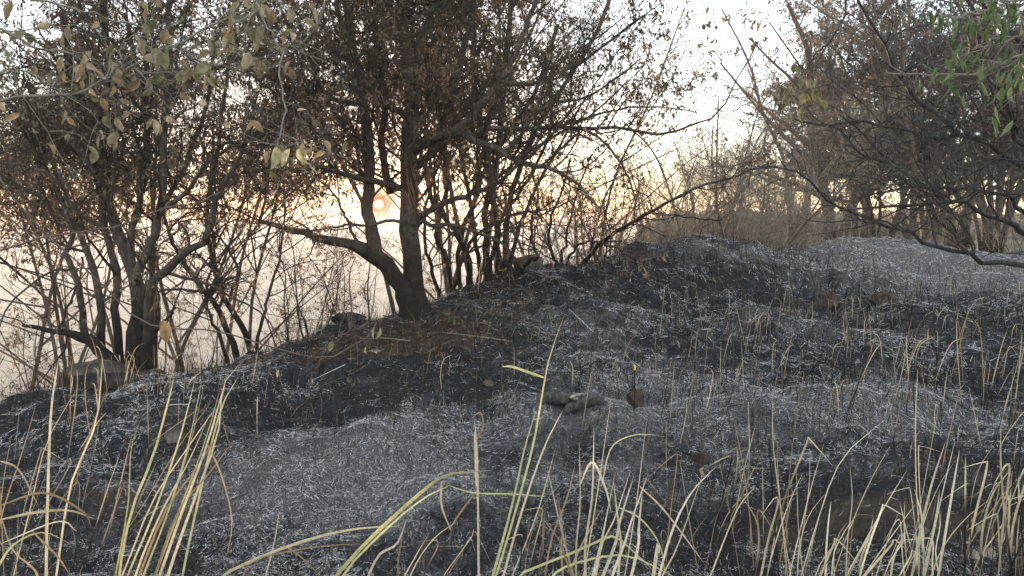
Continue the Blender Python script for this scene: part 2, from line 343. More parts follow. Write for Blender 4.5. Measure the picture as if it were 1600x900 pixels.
def leaves(PP, per, size, cols, hang=.6, wid=.42, tmin=.2):
    Np, Kp, _ = PP.shape; cnt = rng.poisson(per, Np) if np.isscalar(per) else rng.poisson(per); ix = np.repeat(np.arange(Np), cnt); m = len(ix)
    u = rng.uniform(tmin, 1, m) * (Kp - 1.001); nc = max(1, m // 3)   # leaves hang in clusters of a few
    src = rng.integers(0, nc, m); u = u[src] if m else u; ix = ix[src] if m else ix; i = u.astype(int); f = (u - i)[:, None]; p = PP[ix, i] * (1 - f) + PP[ix, i + 1] * f
    p = p + rng.normal(0, size * .45, (m, 3)); ax = norm(rng.normal(size=(m, 3)) * .8 + np.array([0, 0, -hang * 2])); sd = norm(np.cross(ax, rng.normal(size=(m, 3)))); nn = np.cross(ax, sd)
    L = (size * rng.lognormal(-.1, .35, m))[:, None]; W = L * wid * rng.uniform(.35, 1.0, (m, 1)); cu = rng.uniform(.05, .35, (m, 1)) * L
    V = np.stack([p, p + ax * L * .5 + sd * W * .5 + nn * cu, p + ax * L + nn * cu * rng.uniform(-1.2, .8, (m, 1)), p + ax * L * .5 - sd * W * .5 + nn * cu * .6], 1)
    Fq = np.arange(m * 4).reshape(m, 4); T = np.concatenate([Fq[:, [0, 1, 2]], Fq[:, [0, 2, 3]]])
    c = np.array(cols)[rng.integers(0, len(cols), m)] * rng.lognormal(0, .28, (m, 1))
    return V.reshape(-1, 3), T, np.repeat(c, 4, 0)
BROWN = [(.21, .145, .09), (.17, .12, .08), (.26, .20, .13), (.14, .105, .075), (.20, .17, .11), (.12, .085, .06), (.24, .165, .10)]
DARKB = [(.115, .105, .092), (.15, .135, .115), (.095, .088, .078), (.185, .165, .135)]
REDB = [(.15, .085, .06), (.12, .075, .055), (.18, .11, .07)]

def crown(root, limbs, base, mat, tmat, lf, cfg, extra_twig=True):
    """limbs: list of (P, R). Adds limb parts, twigs and foliage under root"""
    for k, (P, Rr) in enumerate(limbs):
        S = 12 if Rr.max() > .05 else 8; V, Q = tubes(P[None], Rr[None], S, .06 if Rr.max() > .04 else .05)
        link('trunk' if k < cfg.get('trunks', 1) else 'limb', mesh('limb', V - base, Q, mat, True), root)
    PP = np.stack([l[0] for l in limbs]); RR = np.stack([l[1] for l in limbs])
    if cfg.get('more', 0) > 0:        # secondary limbs that fill the crown
        ww = np.maximum(0, RR[:, 6]) ; EP, ER = grow(PP, RR, cfg['more'] * ww / ww.sum(), (1.0, 2.4), 18, .85, .55, .019, .09, .12, .35, endr=.25)
        if cfg.get('keep') is not None: k_ = cfg['keep'](EP[:, -1]) & (EP[:, 0, 2] > 1.4); EP, ER = EP[k_], ER[k_]
        for q in range(len(EP)): V, Q = tubes(EP[q:q + 1], ER[q:q + 1], 6, .05); link('limb', mesh('limb', V - base, Q, mat, True), root)
        PP = np.concatenate([PP, EP]); RR = np.concatenate([RR, ER])
        cfg['mul'] = np.concatenate([cfg.get('mul', np.ones(len(limbs))), np.ones(len(EP))])
    ln = np.linalg.norm(np.diff(PP, axis=1), axis=2).sum(1)
    ln = ln * cfg.get('mul', np.ones(len(PP)))
    up = cfg.get('up', .1)
    P1, R1 = grow(PP, RR, cfg['n1'] * ln, cfg['L1'], 9, .95, .55, .017, .20, up, cfg.get('t1', .3), endr=.35)
    P2, R2 = grow(P1, R1, cfg['n2'], cfg['L2'], 6, .9, .6, .007, .24, up * .5, .1, endr=.4)
    P3, R3 = grow(P2, R2, cfg['n3'], cfg['L3'], 4, .9, .7, .0032, .25, -.05, .1, endr=.5)
    keep = cfg.get('keep')
    if keep is not None:
        for nm in (0, 1, 2):
            P_ = (P1, P2, P3)[nm]; k_ = keep(P_[:, -1])
            if nm == 0: P1, R1 = P1[k_], R1[k_]
            elif nm == 1: P2, R2 = P2[k_], R2[k_]
            else: P3, R3 = P3[k_], R3[k_]
    Vs, Qs, off = [], [], 0
    for P_, R_, S in ((P1, R1, 5), (P2, R2, 3), (P3, R3, 3)):
        if len(P_) == 0: continue
        V, Q = tubes(P_, R_, S); Vs.append(V - base); Qs.append(Q + off); off += len(V)
    o = link('twigs', mesh('twigs', np.concatenate(Vs), np.concatenate(Qs), tmat, False), root); tag(o, kind='stuff')
    if cfg.get('leaf', 0) > 0:
        a = leaves(P3, cfg['leaf'], cfg.get('lsize', .045), lf); b = leaves(P2, cfg['leaf'], cfg.get('lsize', .045), lf)
        V = np.concatenate([a[0], b[0]]) - base; T = np.concatenate([a[1], b[1] + len(a[0])]); C_ = np.concatenate([a[2], b[2]])
        fo = link('foliage', mesh('foliage', V, T, cfg.get('lmat', M_leaf), False, C_), root); tag(fo, kind='stuff')
    return len(P1), len(P2), len(P3)
def ext(pts, dY):  # shift a traced limb in depth along its length
    n = len(pts); return [(a, b, c + dY * k / (n - 1), d) for k, (a, b, c, d) in enumerate(pts)]
def lb(s, Y0, dY, w0, w1, pw=.8):
    """compact limb: s = list of (px,py); depth and width run from base to tip"""
    n = len(s); w0 = w0 * .88; return limb([(a, b, Y0 + dY * k / (n - 1), w0 + (w1 - w0) * (k / (n - 1)) ** pw) for k, (a, b) in enumerate(s)])

# --- the main tree in the middle
B1 = at(655, 500, 7.7)
Y = 7.7
main = [
    limb([(656, 512, Y, 68), (654, 492, Y, 48), (648, 455, Y, 35), (643, 405, Y, 31), (641, 350, Y, 31), (640, 300, Y, 29), (640, 230, Y, 27), (645, 170, Y, 24), (640, 110, Y + .1, 22), (632, 50, Y + .2, 18), (628, -40, Y + .3, 15), (620, -200, Y + .4, 10)]),
    limb([(640, 510, Y - .1, 40), (636, 480, Y - .1, 30), (630, 450, Y - .12, 30), (610, 420, Y - .15, 28), (580, 396, Y - .2, 27), (548, 381, Y - .25, 17), (510, 376, Y - .3, 14), (470, 362, Y - .35, 11), (440, 352, Y - .4, 9), (405, 346, Y - .45, 6)]),
    limb([(586, 398, Y - .2, 24), (584, 375, Y - .2, 23), (579, 345, Y - .15, 20), (576, 310, Y - .1, 19), (576, 270, Y, 18), (574, 200, Y + .1, 17), (562, 120, Y + .2, 15), (548, 50, Y + .3, 13), (535, -60, Y + .4, 9)]),
    lb([(642, 300), (614, 291), (580, 283), (546, 275), (520, 268), (493, 262), (455, 268), (420, 262), (380, 270)], Y, -.8, 15, 4),
    lb([(644, 236), (660, 225), (680, 216), (720, 208), (745, 220), (788, 240), (826, 256), (860, 262), (905, 290), (930, 320)], Y, -.9, 25, 4),
    lb([(705, 208), (735, 185), (752, 160), (790, 110), (815, 60), (835, 10), (860, -60)], Y - .2, .5, 16, 7),
    lb([(738, 214), (770, 200), (830, 200), (880, 201), (930, 200), (990, 203), (1035, 210), (1080, 195), (1120, 180), (1150, 130), (1172, 85), (1195, 60)], Y - .2, -1.2, 13, .8, .6),
    lb([(880, 200), (925, 207), (948, 225), (972, 260), (990, 300), (991, 340)], Y - .5, -.6, 6, 2.5),
    lb([(850, 200), (900, 190), (960, 172), (1029, 166), (1090, 175)], Y - .5, .6, 6, 2),
    lb([(643, 190), (620, 170), (590, 150), (560, 110), (545, 70), (530, 20), (520, -50)], Y, -.8, 15, 6),
    lb([(560, 160), (530, 158), (490, 145), (455, 135), (410, 118), (370, 100)], Y - .3, -.9, 11, 4),
    lb([(640, 130), (655, 80), (670, 30), (690, -60)], Y, .6, 15, 8),
    lb([(652, 260), (672, 240), (700, 170), (715, 110), (735, 40), (750, -50)], Y, .9, 16, 7),
    lb([(610, 300), (600, 260), (596, 215), (600, 150), (590, 80), (585, 0), (590, -80)], Y + .2, .5, 16, 7),
    lb([(648, 345), (690, 318), (740, 300), (775, 283), (820, 250), (860, 215), (900, 160)], Y, -1.0, 13, 4),
    lb([(650, 348), (700, 352), (750, 362), (790, 385), (815, 420)], Y, -.7, 9, 3),
    lb([(650, 350), (620, 345), (580, 352), (540, 352), (490, 360), (450, 340)], Y - .1, -.9, 7, 3),
    lb([(405, 346), (412, 315), (418, 280), (420, 250), (400, 200)], Y - .45, -.2, 6, 3),
    lb([(560, 383), (545, 350), (535, 330), (520, 300), (500, 280)], Y - .2, .2, 6, 3),
    lb([(700, 215), (760, 130), (830, 130), (900, 100), (960, 60), (1010, 20)], Y + .1, -.4, 10, 3),
    lb([(790, 240), (850, 170), (920, 150), (980, 110), (1000, 90)], Y - .5, .5, 7, 2),
]
t = empty('scorched_tree', B1, 'large forked scorched tree with a low limb reaching left, the low sun beside its trunk', 'tree')
def keep1(p):  # the crown's outline: open to the right of the low limb
    x, y, z = p[:, 0], p[:, 1], p[:, 2]; az = x / np.maximum(y, 1)
    lim = .13 + .11 * sst(2.0, 4.2, z); lim = np.where(z < 1.9, .10, lim)
    gap = (np.abs(az - math.tan(SUN_AZ)) < .024) & (z < 2.3)
    return ~gap & (az < lim + rng.uniform(-.03, .08, len(p))) & ((z > 2.35 + rng.normal(0, .25, len(p))) | (rng.random(len(p)) < .22)) | (rng.random(len(p)) < .10)
cfg = dict(trunks=1, n1=6.0, L1=(.5, 1.6), n2=8.5, L2=(.25, .75), n3=2.7, L3=(.12, .34), more=50, leaf=3.1, lsize=.042, up=.06, keep=keep1)
mul = np.ones(len(main)); mul[0] = .9; mul[1] = .45; mul[6:9] = [1.2, 1.0, 1.2]
cfg['mul'] = mul
cts = [crown(t, main, B1, M_bark, M_twig, BROWN, cfg)]

# torn bark strip on the main trunk
def splinters(root, base):
    Vs, Qs, off = [], [], 0
    for k in range(16):
        p = at(640 + random.uniform(-8, 26), 262 + random.uniform(-6, 60), Y - .16); q = p + np.array([random.uniform(-.02, .1), random.uniform(-.05, .02), random.uniform(-.3, -.1)])
        s = spline([[*(p - (q - p) * .2), .004], [*((p + q) / 2 + rng.normal(0, .012, 3)), .011], [*q, .002]], 6)
        V, Q = tubes(s[None, :, :3], s[None, :, 3], 4, .3); Vs.append(V - base); Qs.append(Q + off); off += len(V)
    link('torn_bark', mesh('torn_bark', np.concatenate(Vs), np.concatenate(Qs), plain('torn_wood', (.16, .08, .05), (.34, .20, .13), 30)), root)
splinters(t, B1)

# --- left clump of stems
Y = 7.0; B2 = at(208, 592, Y)
left = [
    lb([(208, 604), (210, 585), (208, 550), (210, 517), (217, 467), (213, 433), (195, 390), (183, 360), (170, 320), (150, 270), (130, 200), (110, 110), (95, 20)], Y, .8, 36, 8),
    lb([(222, 604), (228, 585), (231, 545), (233, 513), (237, 450), (258, 424), (290, 400), (313, 380), (337, 333), (335, 317), (350, 280), (380, 230), (400, 160)], Y, -.6, 26, 5),
    limb([(190, 604, Y, 26), (183, 583, Y, 23), (160, 550, Y, 21), (132, 528, Y - .05, 17), (93, 518, Y - .1, 9), (60, 513, Y - .15, 7), (36, 506, Y - .2, 4)]),
    lb([(134, 530), (128, 487), (122, 450), (107, 413), (103, 390), (112, 372), (105, 330), (80, 290), (60, 230), (40, 150)], Y, .6, 14, 6),
    lb([(158, 550), (157, 487), (150, 433), (133, 387), (120, 350), (93, 327), (60, 307), (15, 280), (-40, 240)], Y + .1, .8, 16, 6),
    lb([(192, 600), (187, 555), (183, 500), (187, 450), (177, 400), (167, 367), (155, 300), (160, 200), (170, 120), (165, 20), (160, -60)], Y + .2, .5, 17, 9),
    lb([(216, 425), (232, 390), (242, 365), (250, 335), (255, 290), (254, 200), (262, 110), (264, 20), (270, -60)], Y, .4, 18, 9),
    lb([(213, 440), (205, 380), (215, 320), (225, 260), (232, 180), (228, 100), (222, 0)], Y + .2, .9, 14, 8),
    lb([(234, 600), (243, 540), (245, 470), (238, 400), (250, 330), (290, 260), (320, 170), (335, 60)], Y + .15, .9, 13, 6),
    lb([(165, 360), (120, 330), (90, 285), (50, 260), (0, 255)], Y, -.4, 9, 4),
    lb([(255, 330), (300, 290), (340, 240), (400, 215), (450, 180)], Y, -.9, 9, 4),
    lb([(150, 270), (110, 220), (70, 190), (20, 170), (-40, 150)], Y + .3, -.4, 8, 4),
    lb([(262, 170), (310, 120), (380, 90), (440, 80), (500, 50)], Y + .2, .3, 9, 4),
    lb([(238, 520), (262, 500), (272, 478)], Y, -.3, 6, 4),
    lb([(93, 518), (108, 480), (122, 440), (130, 400)], Y - .1, -.2, 5, 3),
]
t = empty('multi_stemmed_tree', B2, 'dark multi-stemmed tree behind the big boulder at the left crest', 'tree')
def keep2(p):
    z = p[:, 2]; return (z > 2.2 + rng.normal(0, .25, len(p))) | (rng.random(len(p)) < .3)
cfg2 = dict(trunks=1, n1=6.0, L1=(.5, 1.6), n2=7, L2=(.25, .8), n3=2.8, L3=(.12, .36), more=60, leaf=3.3, lsize=.038, up=.05, keep=keep2)
cfg2['mul'] = np.array([.8, .8, 1.3, 1, 1, .9, 1, 1, 1, 1, 1, 1, 1, .5, .8])
cts.append(crown(t, left, B2, M_bark2, M_twig, BROWN + DARKB, cfg2))

# --- slim leaning stems right of it
Y = 7.9; B3 = at(372, 566, Y)
lean = [
    lb([(372, 572), (368, 552), (353, 507), (333, 473), (318, 455), (290, 413), (273, 383), (255, 340), (250, 280)], Y, .2, 15, 4),
    lb([(396, 568), (391, 545), (378, 507), (353, 473), (337, 423), (327, 387), (325, 330), (335, 250), (350, 170), (360, 60)], Y, .3, 14, 5),
    lb([(400, 560), (404, 530), (413, 487), (420, 460), (437, 400), (446, 330), (440, 250)], Y, .2, 8, 3),
    lb([(358, 575), (354, 555), (343, 520), (327, 487), (322, 450), (345, 400), (380, 360)], Y, -.2, 9, 3),
    lb([(320, 458), (290, 452), (260, 453), (225, 462)], Y, -.4, 6, 3),
    lb([(355, 475), (368, 440), (371, 415), (350, 380), (320, 350)], Y, .1, 7, 3),
]
t = empty('leaning_tree', B3, 'slim black tree with crossing leaning stems between the left clump and the forked tree', 'tree')
cfg3 = dict(trunks=2, n1=5.5, L1=(.4, 1.3), n2=6, L2=(.2, .6), n3=3.0, L3=(.1, .3), leaf=.6, lsize=.03, up=.1)
cts.append(crown(t, lean, B3, M_bark2, M_twig, DARKB, cfg3))

# --- thicket of stems right of the main tree
Y = 8.9; B4 = at(752, 460, Y)
thick = [
    lb([(691, 482), (689, 472), (677, 430), (668, 400), (662, 360), (670, 300), (690, 240)], Y, .1, 9, 4),
    lb([(714, 470), (711, 460), (703, 430), (695, 405), (682, 375), (690, 330), (700, 270), (690, 200), (680, 100)], Y, .3, 12, 6),
    lb([(733, 466), (733, 440), (735, 420), (729, 390), (712, 360), (690, 335), (672, 300), (660, 250)], Y, -.2, 14, 6),
    lb([(763, 460), (761, 430), (758, 390), (760, 330), (770, 270), (780, 200), (790, 100), (800, 0)], Y, .4, 14, 8),
    lb([(776, 452), (777, 420), (776, 380), (775, 330), (768, 280), (755, 220), (742, 150), (738, 60), (730, -40)], Y, .2, 15, 8),
    lb([(788, 446), (789, 400), (793, 345), (803, 290), (820, 240), (850, 180), (890, 120), (930, 50), (960, -30)], Y, .5, 13, 6),
    lb([(798, 444), (812, 424), (828, 408), (842, 402)], Y, -.3, 10, 5),
    lb([(722, 466), (718, 430), (720, 380), (740, 320), (760, 260), (800, 200), (840, 130), (870, 40)], Y + .2, .6, 10, 6),
    lb([(745, 462), (748, 420), (742, 370), (735, 310), (720, 250), (712, 180)], Y + .3, .4, 10, 5),
    lb([(793, 446), (800, 400), (812, 350), (840, 290), (868, 240), (900, 210)], Y + .1, .3, 9, 4),
    lb([(770, 455), (768, 400), (790, 330), (830, 270), (860, 200), (860, 120)], Y + .5, .4, 9, 4),
    lb([(705, 465), (720, 420), (742, 370), (790, 340), (830, 330), (848, 345)], Y - .1, -.5, 8, 4),
]
t = empty('thicket_tree', B4, 'dense thicket of many upright stems just right of the forked tree', 'tree')
cfg4 = dict(trunks=5, n1=5.0, L1=(.5, 1.4), n2=6.5, L2=(.25, .75), n3=3.6, L3=(.12, .34), more=25, leaf=2.6, lsize=.045, up=.12)
def keep4(p):
    x, y, z = p[:, 0], p[:, 1], p[:, 2]; az = x / np.maximum(y, 1); return (az > -.13) & (az < .12 + rng.uniform(-.02, .07, len(p)) + .03 * sst(1.5, 4, z)) & ((z > 2.4) | (rng.random(len(p)) < .3))
cfg4['keep'] = keep4
cts.append(crown(t, thick, B4, M_bark, M_twig, BROWN, cfg4))

# --- arching shrub on the mound's left shoulder
Y = 9.8; B5 = at(890, 416, Y)
arch = [
    lb([(908, 418), (925, 395), (950, 372), (985, 348), (1012, 333), (1060, 306), (1100, 290), (1150, 274), (1195, 258)], Y, -1.0, 9, 3),
    lb([(872, 420), (865, 400), (857, 370), (862, 335), (878, 300), (890, 250)], Y, .2, 7, 3),
    lb([(886, 418), (890, 400), (905, 382), (930, 378), (945, 380)], Y, .1, 6, 3),
    lb([(878, 420), (882, 380), (893, 340), (905, 290), (925, 240)], Y, .5, 6, 2.5),
    lb([(915, 414), (930, 360), (945, 310), (965, 270)], Y + .3, .5, 5, 2),
    lb([(1015, 332), (1060, 337), (1100, 343), (1128, 343)], Y - .6, -.2, 3.5, 2),
    lb([(850, 424), (835, 390), (830, 350), (840, 310), (830, 260)], Y, .3, 6, 3),
]
t = empty('arching_shrub', B5, 'leafless shrub at the left shoulder of the mound, one long stem arching to the right', 'shrub')
cfg5 = dict(trunks=0, n1=4.5, L1=(.4, 1.1), n2=5.5, L2=(.2, .6), n3=3.0, L3=(.1, .3), leaf=.35, lsize=.03, up=.15, t1=.15)
cts.append(crown(t, arch, B5, M_bark2, M_twig, REDB, cfg5))

# --- charred tree at the right edge: low limbs sweeping left
Y = 6.6; p_ = at(1755, 460, Y); B8 = np.array([p_[0], p_[1], hz(p_[0], p_[1])])
_tr = [(1755, 520, Y, 46), (1752, 470, Y, 40), (1745, 400, Y, 36), (1735, 330, Y, 32), (1728, 260, Y, 28), (1700, 150, Y, 24), (1690, 40, Y, 20), (1670, -100, Y, 12)]
right = [
    limb(_tr),
    lb([(1748, 430), (1700, 428), (1650, 420), (1600, 415), (1565, 411), (1533, 411), (1515, 396), (1488, 390), (1440, 380), (1421, 364), (1387, 353), (1349, 336), (1315, 327), (1291, 314), (1269, 284), (1245, 268), (1208, 260), (1170, 266)], Y, -.5, 12, 2.5),
    lb([(1515, 397), (1488, 367), (1461, 337), (1448, 313), (1427, 279), (1400, 257), (1370, 235), (1340, 200), (1310, 180)], Y - .35, .7, 8, 3),
    lb([(1742, 400), (1670, 390), (1600, 366), (1588, 351), (1547, 337), (1515, 321), (1493, 315), (1453, 319), (1400, 321), (1350, 326), (1312, 330)], Y, -.9, 14, 3),
    lb([(1735, 360), (1660, 350), (1600, 335), (1579, 308), (1555, 300), (1520, 297), (1480, 293), (1453, 295), (1420, 292), (1385, 298), (1340, 310)], Y, -.5, 11, 3),
    lb([(1728, 290), (1660, 275), (1600, 258), (1579, 249), (1547, 228), (1501, 209), (1483, 191), (1461, 178), (1430, 150), (1404, 117), (1383, 70), (1350, 20), (1330, -40)], Y, -.6, 14, 4),
    lb([(1715, 235), (1650, 240), (1600, 226), (1586, 212), (1578, 180), (1562, 140), (1540, 120), (1530, 60), (1500, -20)], Y, -.8, 14, 5),
    lb([(1450, 318), (1448, 295), (1444, 233), (1443, 190), (1455, 130)], Y - .4, .1, 5, 3),
    lb([(1404, 118), (1440, 100), (1480, 110), (1540, 60)], Y - .3, .5, 6, 3),
    lb([(1500, 210), (1450, 215), (1400, 200), (1350, 190), (1290, 195), (1240, 185)], Y - .3, .7, 7, 3),
    lb([(1453, 295), (1400, 262), (1350, 240), (1310, 200), (1280, 190), (1230, 140)], Y - .4, .9, 7, 2.5),
    lb([(1700, 150), (1640, 120), (1590, 60), (1540, 10), (1500, -40)], Y, -.5, 12, 5),
    lb([(1493, 316), (1500, 280), (1490, 240), (1470, 215)], Y - .5, .3, 5, 3),
    lb([(1387, 353), (1350, 345), (1320, 325), (1270, 320)], Y - .5, -.3, 4, 2),
]
t = empty('charred_tree', B8, 'charred black tree at the right edge, bare limbs sweeping low to the left', 'tree')
cfg8 = dict(trunks=1, n1=7.0, L1=(.4, 1.3), n2=4.5, L2=(.2, .6), n3=2.2, L3=(.1, .3), leaf=.15, lsize=.04, up=.10, t1=.25)
def keep8(p): return (p[:, 2] > 1.35) & (p[:, 0] / np.maximum(p[:, 1], 1) > .30)
cfg8['keep'] = keep8
cts.append(crown(t, right, B8, M_char, M_twigc, DARKB, cfg8))

GREYB = [(.125, .12, .11), (.16, .15, .135), (.10, .097, .09), (.19, .18, .155)]
M_twigg = plain('grey_twig_bark', (.05, .047, .043), (.15, .142, .13), 30)
# ------------------------------------------------------------------ procedural trees and shrubs behind
def proto(name, label, cat, hgt, nst, spread, w0, cfg, mat, tmat, lf, seed):
    global rng
    keep_rng = rng; rng = np.random.default_rng(seed)
    root = empty(name, (0, 0, 0), label, cat); L = []
    for k in range(nst):
        a = 2 * PI * k / nst + rng.uniform(-.5, .5); d = np.array([math.cos(a), math.sin(a), 0]); s = spread * rng.uniform(.35, 1.1); h = hgt * rng.uniform(.75, 1.05)
        pts = []; off = d * .07 * (nst > 1) + rng.normal(0, .03, 3); off[2] = -.15; w = w0 * rng.uniform(.6, 1.1)
        for j in range(6):
            u = j / 5; pts.append([*(off * (1 - u) + d * s * u ** 1.4 + np.array([0, 0, h * u - .15 * (1 - u)]) + rng.normal(0, .05 * (j > 0), 3) * (1 + u)), w * (1 - .75 * u) * .5])
        s_ = spline(pts, 18); L.append((s_[:, :3], s_[:, 3]))
        for q in range(cfg.get('side', 2)):
            i = rng.integers(5, 13); p = s_[i, :3]; a2 = a + rng.uniform(-1.3, 1.3); ln = hgt * rng.uniform(.25, .5); dd = np.array([math.cos(a2), math.sin(a2), rng.uniform(.2, 1.1)]); dd /= np.linalg.norm(dd)
            pp = [[*(p + dd * ln * v + rng.normal(0, .04, 3) * (v > 0) + np.array([0, 0, .1 * v * v])), s_[i, 3] * .6 * (1 - .7 * v)] for v in (0, .33, .66, 1)]
            z_ = spline(pp, 18); L.append((z_[:, :3], z_[:, 3]))
    c = dict(cfg); c['trunks'] = nst if cat == 'tree' else 0
    cts.append(crown(root, L, np.zeros(3), mat, tmat, lf, c)); rng = keep_rng
    return root
def copy_tree(o, loc, rz, s, label, group):
    c = o.copy(); col.objects.link(c); c.location = loc; c.rotation_euler = (0, 0, rz); c.scale = s if hasattr(s, '__len__') else (s, s, s); c['label'] = label
    if group: c['group'] = group
    for ch in o.children:
        d = ch.copy(); col.objects.link(d); d.parent = c
    return c
def put(o, loc, rz, s, label, group):
    o.location = loc; o.rotation_euler = (0, 0, rz); o.scale = s if hasattr(s, '__len__') else (s, s, s); o['label'] = label
    if group: o['group'] = group
    return o

wood = [proto('woodland_tree', 'x', 'tree', 7.4, 3, 2.8, .24, dict(n1=2.8, L1=(.6, 1.8), n2=6, L2=(.35, 1.0), n3=3.4, L3=(.2, .5), leaf=3.6, lsize=.085, up=.05, side=3), M_pale, M_twigg, GREYB, 11),
        proto('woodland_tree', 'x', 'tree', 7.6, 2, 2.4, .30, dict(n1=3.2, L1=(.6, 1.9), n2=6, L2=(.35, 1.0), n3=3.4, L3=(.2, .5), leaf=3.6, lsize=.085, up=.02, side=5), M_bark, M_twigg, GREYB, 12),
        proto('woodland_tree', 'x', 'tree', 6.6, 6, 2.8, .14, dict(n1=2.4, L1=(.5, 1.5), n2=5.5, L2=(.3, .9), n3=3.4, L3=(.2, .5), leaf=3.2, lsize=.085, up=.05, side=1), M_bark2, M_twigg, GREYB, 13)]
wp = [(1300, 17.5, 1, 1.0, .4, 'stout trunk of a woodland tree standing left of the ash mound top'), (1372, 18.5, 2, 1.0, 1.2, 'several thin splayed stems of a woodland tree behind the ash mound top'),
      (1428, 17.5, 0, 1.0, 2.2, 'woodland tree whose stems lean apart behind the right half of the ash mound'), (1500, 19, 1, .95, 3.3, 'woodland tree behind the charred limb, second trunk from the right'),
      (1560, 17, 2, 1.05, .3, 'many stemmed woodland tree near the right edge behind pale standing grass'), (1640, 18.5, 0, 1.1, 4.4, 'woodland tree half cut off by the right edge of the view'),
      (1250, 24, 0, 1.05, 5.2, 'hazy crown of a tree standing farther back where the wood begins'), (1345, 25, 1, 1.1, 1.9, 'tree deep in the wood above the ash mound, second row'),
      (1450, 26, 0, 1.15, .9, 'tree deep in the wood behind the forked woodland tree'), (1540, 25, 2, 1.2, 2.9, 'tree deep in the wood near the right edge, second row'), (1630, 27, 1, 1.2, 3.9, 'farthest tree in the wood at the right edge')]
used = set()
for (px, Yd, k, s, rz, lab) in wp:
    g = ground_at(px, Yd); (copy_tree if k in used else put)(wood[k], (g[0], g[1], g[2] - .05), rz, s, lab, 'trees of the wood on the right'); used.add(k)

# leafy tree whose crown closes the gap's right side, over the mound
scr = [proto('bare_shrub', 'x', 'shrub', 2.9, 7, 1.5, .06, dict(n1=3.4, L1=(.5, 1.3), n2=4.6, L2=(.3, .8), n3=2.8, L3=(.15, .4), leaf=.25, lsize=.05, up=.2, t1=.15, side=1), M_pale, M_twigp, DARKB, 21),
       proto('bare_shrub', 'x', 'shrub', 2.6, 9, 1.9, .05, dict(n1=3.4, L1=(.5, 1.3), n2=4.6, L2=(.3, .8), n3=2.8, L3=(.15, .4), leaf=.2, lsize=.05, up=.2, t1=.15, side=1), M_pale, M_twigp, DARKB, 22)]
spp = [(1055, 15.5, 0, .85, 0, 'pale bare shrub right behind the crown of the dark mound'), (1130, 17, 1, 1.0, 1, 'grey bare shrub behind the dark mound, left of the saddle'), (1200, 16, 0, 1.0, 2, 'bare shrub behind the saddle between the two mounds'),
       (1245, 19, 1, 1.1, 3, 'bare shrub left of the stout woodland trunk'), (985, 17, 1, .9, 4, 'bare shrub beyond the left shoulder of the mound'), (1100, 22, 0, 1.2, 5, 'tall hazy shrub farther back above the dark mound'),
       (1170, 24, 1, 1.3, .5, 'tall hazy shrub farther back above the saddle'), (1020, 23, 0, 1.2, 1.5, 'hazy shrub farther back, left of the others'), (1330, 16.5, 1, .8, 2.5, 'low bare shrub between the woodland trunks'),
       (1470, 17, 0, .75, 3.5, 'low bare shrub under the charred limb'), (1590, 16, 1, .8, 4.5, 'low bare shrub at the right edge'), (1230, 30, 0, 1.6, 2.2, 'faint tall shrub where the hillside rises'), (940, 20, 1, 1.0, 3.1, 'leftmost faint shrub beyond the crest'),
       (1140, 33, 1, 1.7, 1.1, 'faint shrub on the hillside above the dark mound'), (1060, 36, 0, 1.7, 2.8, 'faint shrub low on the hillside'), (1000, 14.5, 1, 1.35, 5.5, 'tall lacy bare shrub right of the arching shrub'), (1110, 14.5, 0, 1.4, 4.2, 'tall lacy bare shrub over the dark mound'), (1190, 15, 1, 1.5, .2, 'tall lacy bare shrub at the left border of the wood'), (930, 15, 0, 1.3, 1.9, 'tall lacy bare shrub behind the arching shrub')]
used = set()
for (px, Yd, k, s, rz, lab) in spp:
    g = ground_at(px, Yd); (copy_tree if k in used else put)(scr[k], (g[0], g[1], g[2] - .05), rz, s, lab, 'bare shrubs behind the mounds'); used.add(k)

# reddish leafed saplings down the slope left of the main tree, and trees further down the slope
sap = [proto('sapling', 'x', 'shrub', 2.6, 5, 1.0, .035, dict(n1=4, L1=(.3, .9), n2=4.5, L2=(.2, .5), n3=2.5, L3=(.1, .25), leaf=1.2, lsize=.03, up=.15, side=1), M_bark2, M_twig, REDB, 31)]
for n_, (px, Yd, s, rz, lab) in enumerate(((500, 9.6, .9, 0, 'thin reddish sapling below the low limb of the forked tree'), (455, 9.8, .9, 1, 'thin sapling between the leaning stems and the low limb'), (548, 10.4, .9, 2, 'thin sapling directly behind the forked tree'),
                                  (300, 9.5, .75, 3, 'thin sapling behind the left clump'), (60, 8.6, .9, 4, 'thin sapling at the far left crest'), (820, 11.5, .95, 5, 'thin sapling behind the rock by the thicket'), (672, 11, .85, 2.4, 'thin sapling between the main trunk and the thicket'), (950, 12.5, 1.0, .7, 'thin reddish sapling beyond the arching shrub'))):
    g = ground_at(px, Yd); (put if n_ == 0 else copy_tree)(sap[0], (g[0], g[1], g[2] - .05), rz, (s, s, s), lab, 'saplings along the crest')
slp = [proto('slope_tree', 'x', 'tree', 9.0, 2, 2.8, .10, dict(n1=6.0, L1=(.6, 2.0), n2=7, L2=(.35, 1.0), n3=4.2, L3=(.2, .5), leaf=4.0, lsize=.055, up=.08, side=4, keep=lambda p: p[:, 2] > 5.5 + rng.normal(0, .3, len(p))), M_bark, M_twig, BROWN + REDB, 41)]
